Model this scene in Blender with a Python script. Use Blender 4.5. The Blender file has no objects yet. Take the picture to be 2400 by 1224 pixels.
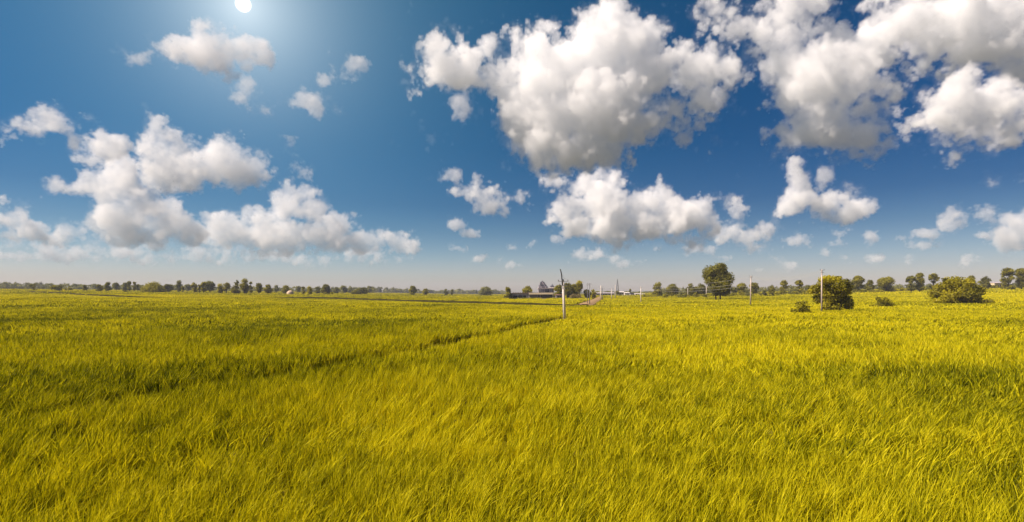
SUN_E = 5.0; SUN_C = (1.0, 0.87, 0.755); SKY_S = 0.055; SKY_SAT = 1.25; SKY_TINT = (1.70, 1.90, 1.90, 1); EXPO = 0.75; VBOUNCE = 24
AIR = [(0.0, (0.62, 0.46, 0.51)), (0.035, (0.59, 0.455, 0.51)), (0.065, (0.47, 0.40, 0.45)), (0.11, (0.29, 0.295, 0.355)), (0.16, (0.155, 0.215, 0.30)), (0.26, (0.055, 0.185, 0.28)), (0.5, (0.008, 0.20, 0.285)), (1.0, (0.01, 0.18, 0.26))]
SIGK = 0.56; CG = 0.0; SOFTK = 0.55
GRASS_RAMP = [(0.0, (0.042, 0.055, 0.002)), (0.45, (0.262, 0.256, 0.003)), (1.0, (0.66, 0.565, 0.010))]
HAZE_C = (0.76, 0.80, 1.0, 1); HAZE_D = 0.00013
BIAS = 0.5; VEIL = 0.10
import bpy, bmesh, math, random
import numpy as np
from mathutils import Vector, Matrix

# ------------------------------------------------------------------ basics
SC = bpy.context.scene
COL = SC.collection
F, CX, HOR = 1250.0, 1200.0, 686.0        # focal length, centre column and horizon row of the photograph, in its own pixels
CAM_H = 4.5
rng = np.random.default_rng(7)
random.seed(7)

def prop(o, label=None, cat=None, group=None, kind=None):
    if label: o['label'] = label
    if cat: o['category'] = cat
    if group: o['group'] = group
    if kind: o['kind'] = kind
    return o

def link(o, parent=None):
    COL.objects.link(o)
    if parent is not None: o.parent = parent
    return o

def empty(name, loc, rz=0.0):
    o = bpy.data.objects.new(name, None)
    o.location = loc; o.rotation_euler = (0, 0, rz); o.empty_display_size = 0.3
    return link(o)

def mesh_obj(name, verts, faces, mat=None, parent=None, smooth=False, loc=None):
    me = bpy.data.meshes.new(name)
    me.from_pydata([tuple(v) for v in verts], [], [tuple(f) for f in faces])
    if smooth:
        me.polygons.foreach_set('use_smooth', [True] * len(me.polygons))
    me.update()
    if mat is not None: me.materials.append(mat)
    o = bpy.data.objects.new(name, me)
    if loc is not None: o.location = loc
    return link(o, parent)

def quads_obj(name, V, mat, parent=None, attr=None, n=4):
    """V: (faces, n, 3) array of separate polygons."""
    V = np.asarray(V, np.float32)
    nf = len(V)
    me = bpy.data.meshes.new(name)
    me.vertices.add(nf * n); me.loops.add(nf * n); me.polygons.add(nf)
    me.vertices.foreach_set('co', V.reshape(-1))
    me.loops.foreach_set('vertex_index', np.arange(nf * n, dtype=np.int32))
    me.polygons.foreach_set('loop_start', np.arange(0, nf * n, n, dtype=np.int32))
    me.polygons.foreach_set('loop_total', np.full(nf, n, dtype=np.int32))
    if attr is not None:
        a = me.attributes.new('tint', 'FLOAT', 'FACE')
        a.data.foreach_set('value', np.asarray(attr, np.float32))
    me.update(calc_edges=True)
    if mat is not None: me.materials.append(mat)
    o = bpy.data.objects.new(name, me)
    return link(o, parent)

class MB:
    """collects shapes into one mesh"""
    def __init__(s): s.v = []; s.f = []
    def add(s, verts, faces):
        b = len(s.v); s.v += [tuple(v) for v in verts]; s.f += [tuple(i + b for i in f) for f in faces]
        return s
    def box(s, x0, x1, y0, y1, z0, z1):
        return s.add([(x0,y0,z0),(x1,y0,z0),(x1,y1,z0),(x0,y1,z0),(x0,y0,z1),(x1,y0,z1),(x1,y1,z1),(x0,y1,z1)],
                     [(0,3,2,1),(4,5,6,7),(0,1,5,4),(1,2,6,5),(2,3,7,6),(3,0,4,7)])
    def tube(s, pts, radii, n=8, cap=True):
        pts = [Vector(p) for p in pts]
        if not hasattr(radii, '__len__'): radii = [radii] * len(pts)
        V = []; Fc = []
        for i, p in enumerate(pts):
            t = (pts[min(i + 1, len(pts) - 1)] - pts[max(i - 1, 0)])
            t.normalize()
            a = t.cross(Vector((0.31, 0.95, 0.02)))
            if a.length < 1e-3: a = t.cross(Vector((1, 0, 0)))
            a.normalize(); b = t.cross(a)
            for k in range(n):
                q = 2 * math.pi * k / n
                V.append(p + a * (math.cos(q) * radii[i]) + b * (math.sin(q) * radii[i]))
        for i in range(len(pts) - 1):
            for k in range(n):
                k2 = (k + 1) % n
                Fc.append((i * n + k, i * n + k2, (i + 1) * n + k2, (i + 1) * n + k))
        if cap:
            Fc.append(tuple(range(n - 1, -1, -1)))
            Fc.append(tuple((len(pts) - 1) * n + k for k in range(n)))
        return s.add(V, Fc)
    def lathe(s, prof, c=(0, 0, 0), n=12):
        V = []; Fc = []
        for (r, z) in prof:
            for k in range(n):
                q = 2 * math.pi * k / n
                V.append((c[0] + r * math.cos(q), c[1] + r * math.sin(q), c[2] + z))
        m = len(prof)
        for i in range(m - 1):
            for k in range(n):
                k2 = (k + 1) % n
                Fc.append((i * n + k, i * n + k2, (i + 1) * n + k2, (i + 1) * n + k))
        Fc.append(tuple(range(n - 1, -1, -1))); Fc.append(tuple((m - 1) * n + k for k in range(n)))
        return s.add(V, Fc)
    def build(s, name, mat, parent=None, smooth=False, loc=None):
        return mesh_obj(name, s.v, s.f, mat, parent, smooth, loc)

# ------------------------------------------------------------------ materials
def new_mat(name):
    m = bpy.data.materials.new(name); m.use_nodes = True
    nt = m.node_tree; nt.nodes.clear()
    out = nt.nodes.new('ShaderNodeOutputMaterial')
    return m, nt, out

def N(nt, typ, **kw):
    n = nt.nodes.new(typ)
    for k, v in kw.items():
        if k.startswith('i_'):
            key = k[2:]
            n.inputs[int(key) if key.isdigit() else key].default_value = v
        else:
            setattr(n, k, v)
    return n

def ramp(nt, stops, interp='LINEAR'):
    n = nt.nodes.new('ShaderNodeValToRGB'); cr = n.color_ramp; cr.interpolation = interp
    while len(cr.elements) < len(stops): cr.elements.new(0.5)
    for e, (p, c) in zip(cr.elements, stops):
        e.position = p; e.color = (c[0], c[1], c[2], 1) if hasattr(c, '__len__') else (c, c, c, 1)
    return n

def rough_mat(name, c0, c1, scale=2.0, rough=0.9, bump=0.2, detail=6.0):
    """weathered solid: two colours mixed by noise in object space plus bump"""
    m, nt, out = new_mat(name)
    tc = N(nt, 'ShaderNodeTexCoord')
    no = N(nt, 'ShaderNodeTexNoise'); no.inputs['Scale'].default_value = scale; no.inputs['Detail'].default_value = detail
    nt.links.new(tc.outputs['Object'], no.inputs['Vector'])
    rp = ramp(nt, [(0.3, c0), (0.7, c1)])
    nt.links.new(no.outputs['Fac'], rp.inputs['Fac'])
    b = N(nt, 'ShaderNodeBsdfPrincipled'); b.inputs['Roughness'].default_value = rough
    b.inputs['Specular IOR Level'].default_value = 0.03
    nt.links.new(rp.outputs['Color'], b.inputs['Base Color'])
    bp = N(nt, 'ShaderNodeBump'); bp.inputs['Strength'].default_value = bump; bp.inputs['Distance'].default_value = 0.05
    nt.links.new(no.outputs['Fac'], bp.inputs['Height']); nt.links.new(bp.outputs['Normal'], b.inputs['Normal'])
    nt.links.new(b.outputs['BSDF'], out.inputs['Surface'])
    return m

def leaf_mat(name, dark, light, trans=0.4, tcol=None, inst=False):
    """leaf blades: per-leaf tint, diffuse with light passing through, faint gloss"""
    m, nt, out = new_mat(name)
    at = N(nt, 'ShaderNodeAttribute', attribute_name='tint')
    rp = ramp(nt, [(0.0, dark), (1.0, light)])
    nt.links.new(at.outputs['Fac'], rp.inputs['Fac'])
    d = N(nt, 'ShaderNodeBsdfDiffuse'); t = N(nt, 'ShaderNodeBsdfTranslucent')
    nt.links.new(rp.outputs['Color'], d.inputs['Color'])
    mx = N(nt, 'ShaderNodeMixRGB', blend_type='MULTIPLY'); mx.inputs['Fac'].default_value = 1.0
    mx.inputs['Color2'].default_value = (*(tcol or (1.5, 1.35, 0.5)), 1)
    nt.links.new(rp.outputs['Color'], mx.inputs['Color1']); nt.links.new(mx.outputs['Color'], t.inputs['Color'])
    s = N(nt, 'ShaderNodeMixShader'); s.inputs['Fac'].default_value = trans
    nt.links.new(d.outputs['BSDF'], s.inputs[1]); nt.links.new(t.outputs['BSDF'], s.inputs[2])
    g = N(nt, 'ShaderNodeBsdfGlossy'); g.inputs['Roughness'].default_value = 0.5; g.inputs['Color'].default_value = (1, 1, 1, 1)
    s2 = N(nt, 'ShaderNodeMixShader'); s2.inputs['Fac'].default_value = 0.008
    nt.links.new(s.outputs['Shader'], s2.inputs[1]); nt.links.new(g.outputs['BSDF'], s2.inputs[2])
    nt.links.new(s2.outputs['Shader'], out.inputs['Surface'])
    return m

# ------------------------------------------------------------------ camera, sun, sky
cam = bpy.data.cameras.new('camera'); cam_o = bpy.data.objects.new('camera', cam); COL.objects.link(cam_o)
cam_o.location = (0, 0, CAM_H); cam_o.rotation_euler = (math.pi / 2, 0, 0)
cam.sensor_width = 36.0; cam.sensor_fit = 'HORIZONTAL'; cam.lens = F / 2400 * 36
cam.shift_y = (HOR - 612.0) / 2400.0
cam.clip_start = 0.1; cam.clip_end = 60000
SC.camera = cam_o

DISC_DIR = Vector(((570 - CX) / F, 1.0, (HOR - 10) / F)).normalized()     # where the disc stands in the sky
SUN_EL = math.radians(50); SUN_AZ = math.radians(-100)                        # where the short shadows in the field point from
SUN_DIR = Vector((math.sin(SUN_AZ) * math.cos(SUN_EL), math.cos(SUN_AZ) * math.cos(SUN_EL), math.sin(SUN_EL)))
sl = bpy.data.lights.new('sun', 'SUN'); sl.energy = SUN_E; sl.angle = math.radians(0.5); sl.color = SUN_C
so = bpy.data.objects.new('sun', sl); COL.objects.link(so)
so.rotation_euler = (-SUN_DIR).to_track_quat('-Z', 'Y').to_euler(); so.location = (0, 0, 60)

W = bpy.data.worlds.new('World'); SC.world = W; W.use_nodes = True
nt = W.node_tree; nt.nodes.clear()
out = N(nt, 'ShaderNodeOutputWorld'); bg = N(nt, 'ShaderNodeBackground')
sky = N(nt, 'ShaderNodeTexSky', sky_type='NISHITA'); sky.sun_disc = False
sky.sun_elevation = SUN_EL; sky.sun_rotation = SUN_AZ; sky.altitude = 200; sky.air_density = 1.0; sky.dust_density = 0.6; sky.ozone_density = 3.0
# the sun itself, seen through the air, and the aureole round it
geo = N(nt, 'ShaderNodeTexCoord')
dot = N(nt, 'ShaderNodeVectorMath', operation='DOT_PRODUCT'); dot.inputs[1].default_value = DISC_DIR
nrm = N(nt, 'ShaderNodeVectorMath', operation='NORMALIZE')
nt.links.new(geo.outputs['Generated'], nrm.inputs[0]); nt.links.new(nrm.outputs['Vector'], dot.inputs[0])
ac = N(nt, 'ShaderNodeMath', operation='ARCCOSINE'); nt.links.new(dot.outputs['Value'], ac.inputs[0])
disc = ramp(nt, [(0.0, 1.0), (0.0086, 1.0), (0.0098, 0.0), (1.0, 0.0)])
nt.links.new(ac.outputs['Value'], disc.inputs['Fac'])
def expo(k, s):
    a = N(nt, 'ShaderNodeMath', operation='MULTIPLY'); a.inputs[1].default_value = -k
    nt.links.new(ac.outputs['Value'], a.inputs[0])
    e = N(nt, 'ShaderNodeMath', operation='EXPONENT'); nt.links.new(a.outputs[0], e.inputs[0])
    g = N(nt, 'ShaderNodeMath', operation='MULTIPLY'); g.inputs[1].default_value = s
    nt.links.new(e.outputs[0], g.inputs[0]); return g
g1 = expo(12.0, 0.42 / SKY_S); g2 = expo(3.0, 0.12 / SKY_S)
gd = N(nt, 'ShaderNodeMath', operation='MULTIPLY_ADD'); gd.inputs[1].default_value = 1.3 / SKY_S
nt.links.new(disc.outputs['Color'], gd.inputs[0]); nt.links.new(g1.outputs[0], gd.inputs[2])
glow = N(nt, 'ShaderNodeMixRGB', blend_type='MULTIPLY'); glow.inputs['Fac'].default_value = 1.0
glow.inputs['Color1'].default_value = (1.0, 0.93, 0.84, 1); nt.links.new(gd.outputs[0], glow.inputs['Color2'])
wide = N(nt, 'ShaderNodeMixRGB', blend_type='MULTIPLY'); wide.inputs['Fac'].default_value = 1.0
wide.inputs['Color1'].default_value = (0.28, 0.96, 1.08, 1); nt.links.new(g2.outputs[0], wide.inputs['Color2'])
gsum = N(nt, 'ShaderNodeMixRGB', blend_type='ADD'); gsum.inputs['Fac'].default_value = 1.0
nt.links.new(glow.outputs['Color'], gsum.inputs['Color1']); nt.links.new(wide.outputs['Color'], gsum.inputs['Color2']); glow = gsum
hs = N(nt, 'ShaderNodeHueSaturation'); hs.inputs['Hue'].default_value = 0.5; hs.inputs['Saturation'].default_value = SKY_SAT
hs.inputs['Value'].default_value = 1.0
tint = N(nt, 'ShaderNodeMixRGB', blend_type='MULTIPLY'); tint.inputs['Fac'].default_value = 1.0; tint.inputs['Color2'].default_value = SKY_TINT
nt.links.new(sky.outputs['Color'], hs.inputs['Color']); nt.links.new(hs.outputs['Color'], tint.inputs['Color1'])
sep = N(nt, 'ShaderNodeSeparateXYZ'); nt.links.new(nrm.outputs['Vector'], sep.inputs[0])
air = ramp(nt, AIR); nt.links.new(sep.outputs['Z'], air.inputs['Fac'])
tin2 = N(nt, 'ShaderNodeMixRGB', blend_type='MULTIPLY'); tin2.inputs['Fac'].default_value = 1.0
nt.links.new(tint.outputs['Color'], tin2.inputs['Color1']); nt.links.new(air.outputs['Color'], tin2.inputs['Color2']); tint = tin2
ad = N(nt, 'ShaderNodeMixRGB', blend_type='ADD'); ad.inputs['Fac'].default_value = 1.0
nt.links.new(tint.outputs['Color'], ad.inputs['Color1']); nt.links.new(glow.outputs['Color'], ad.inputs['Color2'])
nt.links.new(ad.outputs['Color'], bg.inputs['Color']); bg.inputs['Strength'].default_value = SKY_S
nt.links.new(bg.outputs['Background'], out.inputs['Surface'])

SC.view_settings.view_transform = 'Standard'; SC.view_settings.look = 'None'
SC.view_settings.exposure = EXPO; SC.view_settings.gamma = 1.0
c = SC.cycles
c.max_bounces = 14; c.diffuse_bounces = 4; c.glossy_bounces = 2; c.transmission_bounces = 6; c.transparent_max_bounces = 8
c.volume_bounces = VBOUNCE; c.use_denoising = True; c.use_adaptive_sampling = True; c.adaptive_threshold = 0.012
c.volume_step_rate = 1.5; c.volume_max_steps = 512
c.caustics_reflective = False; c.caustics_refractive = False; c.sample_clamp_indirect = 6.0
# ------------------------------------------------------------------ clouds: real volumes lit by the sun and the sky
def noise_tile(n=128):
    k = np.fft.fftfreq(n) * n
    kx, ky, kz = np.meshgrid(k, k, k[: n // 2 + 1], indexing='ij', sparse=True)
    r = np.sqrt(kx * kx + ky * ky + kz * kz); r[0, 0, 0] = 1
    amp = r ** -2.0; amp[r < 1.6] *= 0.35; amp[0, 0, 0] = 0
    w = np.fft.rfftn(rng.standard_normal((n, n, n)).astype(np.float32))
    t = np.fft.irfftn(w * amp, s=(n, n, n)).astype(np.float32)
    return t / t.std()

def worley_tile(n, cell):
    """1 at the middle of a puff, 0 between puffs"""
    m = n // cell
    P = rng.random((m, m, m, 3)).astype(np.float32)
    ax = (np.arange(n) / cell).astype(np.float32)
    ci = ax.astype(int); fr = ax - ci
    best = np.full((n, n, n), 9.0, np.float32)
    for dx in (-1, 0, 1):
        ix = (ci + dx) % m
        for dy in (-1, 0, 1):
            iy = (ci + dy) % m
            for dz in (-1, 0, 1):
                iz = (ci + dz) % m
                q = P[ix[:, None, None], iy[None, :, None], iz[None, None, :]]
                d = (q[..., 0] + dx - fr[:, None, None]) ** 2 + (q[..., 1] + dy - fr[None, :, None]) ** 2 + (q[..., 2] + dz - fr[None, None, :]) ** 2
                np.minimum(best, d, out=best)
    return 1.0 - np.sqrt(best)

NT = 128
T_F = noise_tile(NT)
T_W = (0.40 * worley_tile(NT, 32) + 0.32 * worley_tile(NT, 16) + 0.28 * worley_tile(NT, 8))
T_W = (T_W - T_W.mean()) / T_W.std()

def cloud_mat(sig, g):
    m, nt, out = new_mat('cloud vapour')
    at = N(nt, 'ShaderNodeAttribute', attribute_name='density')
    mu = N(nt, 'ShaderNodeMath', operation='MULTIPLY'); mu.inputs[1].default_value = sig
    nt.links.new(at.outputs['Fac'], mu.inputs[0])
    v = N(nt, 'ShaderNodeVolumeScatter'); v.inputs['Color'].default_value = (0.995, 0.978, 0.957, 1); v.inputs['Anisotropy'].default_value = g
    nt.links.new(mu.outputs[0], v.inputs['Density']); nt.links.new(v.outputs['Volume'], out.inputs['Volume'])
    return m

def cloud_group(lo, hi, res, mat):
    ng = bpy.data.node_groups.new('cloud shape', 'GeometryNodeTree')
    ng.interface.new_socket('Geometry', in_out='INPUT', socket_type='NodeSocketGeometry')
    ng.interface.new_socket('Geometry', in_out='OUTPUT', socket_type='NodeSocketGeometry')
    nn = ng.nodes; L = ng.links.new
    gi = nn.new('NodeGroupInput'); go = nn.new('NodeGroupOutput')
    pos = nn.new('GeometryNodeInputPosition')
    sub = nn.new('ShaderNodeVectorMath'); sub.operation = 'SUBTRACT'; sub.inputs[1].default_value = lo
    mul = nn.new('ShaderNodeVectorMath'); mul.operation = 'MULTIPLY'
    mul.inputs[1].default_value = [(res[i] - 1) / (hi[i] - lo[i]) for i in range(3)]
    L(pos.outputs[0], sub.inputs[0]); L(sub.outputs[0], mul.inputs[0])
    ad = nn.new('ShaderNodeVectorMath'); ad.operation = 'ADD'; ad.inputs[1].default_value = (0.5, 0.5, 0.5)
    fl = nn.new('ShaderNodeVectorMath'); fl.operation = 'FLOOR'
    L(mul.outputs[0], ad.inputs[0]); L(ad.outputs[0], fl.inputs[0])
    dt = nn.new('ShaderNodeSeparateXYZ'); L(fl.outputs[0], dt.inputs[0])
    def toint(s):
        f = nn.new('FunctionNodeFloatToInt'); L(s, f.inputs[0]); return f.outputs[0]
    def imath(op, a, b):
        m = nn.new('FunctionNodeIntegerMath'); m.operation = op
        for k, v in enumerate((a, b)):
            if isinstance(v, int): m.inputs[k].default_value = v
            else: L(v, m.inputs[k])
        return m.outputs[0]
    ix, iy, iz = (toint(dt.outputs[i]) for i in range(3))
    idx = imath('ADD', imath('MULTIPLY', imath('ADD', imath('MULTIPLY', ix, int(res[1])), iy), int(res[2])), iz)
    at = nn.new('GeometryNodeInputNamedAttribute'); at.data_type = 'FLOAT'; at.inputs['Name'].default_value = 'vapour'
    si = nn.new('GeometryNodeSampleIndex'); si.data_type = 'FLOAT'; si.domain = 'POINT'; si.clamp = True
    L(gi.outputs[0], si.inputs['Geometry']); L(at.outputs[0], si.inputs['Value']); L(idx, si.inputs['Index'])
    vc = nn.new('GeometryNodeVolumeCube')
    L(si.outputs[0], vc.inputs['Density'])
    vc.inputs['Background'].default_value = 0.0
    vc.inputs['Min'].default_value = lo; vc.inputs['Max'].default_value = hi
    for i, k in enumerate(('X', 'Y', 'Z')): vc.inputs['Resolution ' + k].default_value = int(res[i])
    sm = nn.new('GeometryNodeSetMaterial'); sm.inputs['Material'].default_value = mat
    L(vc.outputs[0], sm.inputs[0]); L(sm.outputs[0], go.inputs[0])
    return ng

def cloud(name, D, blobs, amp=16.0, soft=7.0, sig=0.075, vox=2.7, fuzz=0.5, g=CG, holes=(), depth=0.85, fr=1.0):
    """blobs: (column, row, half width, half height) of the puffs in the photograph; D: distance in metres. 1 px = D / F metres."""
    B = np.array([(b[0] - CX, HOR - b[1], b[2], b[3]) for b in blobs], np.float32)
    dep = np.minimum(depth * np.minimum(B[:, 2], B[:, 3] * 1.4), 95.0)
    yo = rng.uniform(-0.5, 0.5, len(B)) * dep * 0.8
    pad = amp * 1.3 + soft + 4
    lo = np.array([(B[:, 0] - B[:, 2]).min(), (yo - dep).min(), (B[:, 1] - B[:, 3]).min()]) - pad
    hi = np.array([(B[:, 0] + B[:, 2]).max(), (yo + dep).max(), (B[:, 1] + B[:, 3]).max()]) + pad
    res = np.maximum(np.ceil((hi - lo) / vox).astype(int) + 1, 4)
    hi = lo + (res - 1) * vox
    X = (lo[0] + np.arange(res[0]) * vox).astype(np.float32)
    Y = (lo[1] + np.arange(res[1]) * vox).astype(np.float32)
    Z = (lo[2] + np.arange(res[2]) * vox).astype(np.float32)
    S = np.full(tuple(res), -60.0, np.float32)
    K = 7.0
    for (bx, bz, rx, rz), dy, cy in zip(B, dep, yo):
        m = pad
        x0, x1 = np.searchsorted(X, (bx - rx - m, bx + rx + m)); y0, y1 = np.searchsorted(Y, (cy - dy - m, cy + dy + m)); z0, z1 = np.searchsorted(Z, (bz - rz - m, bz + rz + m))
        q = (((X[x0:x1] - bx) / rx) ** 2)[:, None, None] + (((Y[y0:y1] - cy) / dy) ** 2)[None, :, None] + (((Z[z0:z1] - bz) / rz) ** 2)[None, None, :]
        d = (1.0 - np.sqrt(q)) * min(rx, rz, dy)
        s = S[x0:x1, y0:y1, z0:z1]
        h = np.maximum(K - np.abs(s - d), 0) / K
        S[x0:x1, y0:y1, z0:z1] = np.maximum(s, d) + h * h * K * 0.25
    for (hx, hy, hr) in holes:
        q = np.sqrt(((X - (hx - CX)) ** 2)[:, None] + ((Z - (HOR - hy)) ** 2)[None, :])
        S -= (np.maximum(0, 1 - q / hr) * hr * 2.5)[:, None, :]
    o3 = rng.integers(0, NT, 3)
    ii = [((np.arange(res[k]) * fr).astype(int) + o3[k]) % NT for k in range(3)]
    w = T_W[np.ix_(*ii)]
    f = T_F[np.ix_(*[(i * 1 + 37) % NT for i in ii])]
    S += amp * ((1 - fuzz) * w + fuzz * f) * 1.08 + BIAS
    d = np.clip(S / (soft * SOFTK), 0, 1); d = d * d * (3 - 2 * d)
    d *= np.clip(0.75 + 0.2 * f, 0.3, 1.4)
    f2 = T_F[np.ix_(*[((np.arange(res[k]) * 2 + 5 * o3[k]) % NT) for k in range(3)])]
    veil = np.clip((S + 0.55 * amp + 0.5 * amp * f2) / (0.9 * amp), 0, 1)      # torn vapour round the firm heads
    d = np.maximum(d, VEIL * veil ** 1.5)
    d[[0, -1]] = 0; d[:, [0, -1]] = 0; d[:, :, [0, -1]] = 0
    n = d.size
    sc = D / F
    mw = cloud_mat(sig * SIGK / sc, g)
    me = bpy.data.meshes.new(name)
    me.vertices.add(n)
    co = np.zeros((n, 3), np.float32); co[-1] = (hi - lo) * sc
    me.vertices.foreach_set('co', co.reshape(-1))
    a = me.attributes.new('vapour', 'FLOAT', 'POINT'); a.data.foreach_set('value', d.reshape(-1).astype(np.float32))
    me.materials.append(mw)
    o = link(bpy.data.objects.new(name, me))
    o.location = (lo[0] * sc, D + lo[1] * sc, CAM_H + lo[2] * sc)
    md = o.modifiers.new('cloud', 'NODES')
    md.node_group = cloud_group((0, 0, 0), tuple(float(v) for v in (hi - lo) * sc), [int(r) for r in res], mw)
    return o

CL = dict(
 sun=[(500,100,55,38),(440,112,45,25),(560,115,45,32),(480,130,60,30),(600,132,26,16),(510,158,30,24),(405,122,20,14),(480,80,22,18),(565,95,20,14)],
 wing=[(35,300,36,15),(120,290,34,24),(95,318,34,12),(165,310,14,16),(187,300,9,12),(112,268,16,9)],
 tower=[(364,296,21,27),(398,352,56,42),(350,335,20,26),(430,335,34,24),(400,408,68,36),(540,360,52,32),(560,398,62,34),(605,380,28,26),(480,398,52,36),(460,436,30,13),(385,432,45,14)],
 shelf=[(250,348,50,20),(213,370,24,12),(300,352,16,12)],
 pile=[(275,400,34,32),(240,420,46,26),(180,440,50,15),(135,437,18,8),(270,450,52,30),(330,480,46,40),(375,500,52,46),(300,510,52,36),(250,520,42,22),(220,522,22,15),(400,530,56,30),(440,545,36,22),(270,550,42,18),(350,558,56,22),(290,430,40,40)],
 ridge=[(690,460,46,28),(660,480,34,34),(730,490,40,34),(790,530,44,30),(620,510,50,25),(530,530,48,28),(500,540,30,26),(560,560,70,24),(660,550,82,34),(750,560,70,28),(830,560,34,24),(900,565,34,18),(940,575,30,16),(965,572,12,15),(870,580,36,12),(630,594,45,7),(700,590,36,7)],
 edge=[(0,490,22,22),(25,510,32,25),(60,535,36,19),(95,545,10,6),(15,552,36,14),(-40,520,40,40),(165,540,30,20),(150,560,24,9),(185,522,9,6)],
 giant=[(1000,165,34,24),(1040,140,50,40),(1085,120,26,32),(1075,160,54,36),(1030,183,44,14),(1110,150,22,22),(1152,100,13,18),
  (1120,190,62,32),(1180,190,52,40),(1150,160,20,20),(1260,130,50,42),(1230,113,22,25),(1300,180,110,82),(1400,120,82,74),(1470,100,62,64),(1530,90,42,52),(1290,270,100,70),(1250,240,60,52),
  (1400,250,110,90),(1500,180,80,82),(1560,250,52,52),(1640,160,70,46),(1690,160,42,32),(1660,220,42,24),(1600,290,24,26),(1300,350,80,46),(1380,350,82,48),(1240,340,28,38),(1500,290,52,34),(1290,62,22,12),(1440,22,20,12),(1525,38,24,14)],
 chain=[(1700,20,48,22),(1740,60,38,22),(1830,40,50,42),(1880,20,50,32),(1840,90,60,34),(1880,150,70,52),(1960,110,50,30),(1930,200,100,62),(1860,220,42,52),(1990,190,70,52),(2060,60,40,50),(2040,120,50,32),(1930,290,90,50),(1990,310,70,38),(1860,310,32,28),(2040,270,32,42),(2050,330,22,22)],
 roof=[(2130,55,80,50),(2250,50,100,70),(2350,60,95,95),(2390,130,70,55),(2310,115,65,42),(2190,95,40,30),(2440,60,60,100)],
 skirt=[(2220,220,46,28),(2280,260,90,36),(2200,280,52,24),(2350,250,62,42),(2260,310,60,28),(2290,338,34,15),(2385,300,38,26),(2375,200,42,34),(2430,250,40,60)],
 leaf=[(1120,430,16,18),(1100,450,34,12),(1130,455,40,24),(1150,480,30,17),(1170,490,17,10),(1212,468,20,13),(1190,465,14,7)],
 harbour=[(1420,410,24,20),(1380,430,54,30),(1310,435,25,16),(1330,500,38,42),(1350,530,40,26),(1420,480,54,54),(1430,540,62,34),(1500,490,40,38),(1545,455,25,25),(1510,530,62,38),(1580,510,50,44),(1630,500,35,35),(1650,530,30,34),(1600,560,44,14)],
 stair=[(1735,500,19,23),(1740,525,16,18),(1710,545,26,21),(1755,555,40,18),(1800,550,17,25),(1790,575,25,9),(1690,560,12,12)],
 dog=[(1858,398,24,23),(1870,430,26,22),(1880,460,40,32),(1860,490,26,13),(1930,480,50,26),(1960,465,30,16),(1930,508,45,12),(2010,490,34,18),(2035,490,15,15),(1990,503,25,12)],
 coast=[(2235,500,19,15),(2250,525,30,9),(2300,500,26,15),(2350,520,26,21),(2390,515,18,17),(2370,560,36,30),(2330,540,20,20),(2420,540,30,40)],
 puffs=[(325,130,28,7),(590,210,24,11),(620,243,17,6),(720,240,30,14),(705,215,8,14),(768,188,12,10),(783,229,10,7),(825,155,28,14),(690,375,10,26),(650,395,8,9),(1040,413,14,8),(1090,250,12,18),(1065,265,7,9),(2365,412,24,8),(1705,463,16,7),(1995,450,12,12),(1935,420,7,12)],
 low=[(1075,525,16,8),(1105,549,13,7),(1305,562,14,11),(2043,558,12,11),(1965,547,14,7),(1945,540,6,8),(1962,572,14,7),(1865,565,26,9),(1608,598,9,6),(1695,605,17,8),(1820,610,14,9),(1846,620,14,6),(2055,608,28,11),(2130,603,12,9),(2170,575,26,6),(2185,548,26,9),(2110,558,10,4),(1060,585,20,6),(1128,607,20,10),(1170,608,6,6),(1200,619,9,6),(1218,619,9,6),
  (1360,600,24,12),(1400,595,24,12),(1440,605,24,10),(1470,615,28,7),(2275,608,22,12),(1945,592,14,8),(1980,604,12,5),(1195,583,9,5),(1250,572,6,5),(1540,583,9,4),(1780,633,9,5),(2310,555,11,6),(1655,585,40,8)],
 horizon=[(20,600,60,9),(150,604,60,9),(290,590,40,12),(330,612,50,8),(620,604,50,8),(700,612,60,8),(430,585,40,9),(560,588,40,9),(60,575,40,9),(120,580,30,13),(180,590,25,13),(230,580,30,13),(280,600,25,7),(40,595,25,7),(90,605,30,6),(360,575,28,12),(385,600,18,7),(405,612,20,5),(450,605,28,10),(500,615,20,5),(545,608,14,6),(760,612,24,7),(560,615,10,4),(740,622,12,4),(850,595,40,7),(820,610,30,6),(900,610,26,5)],
)
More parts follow.
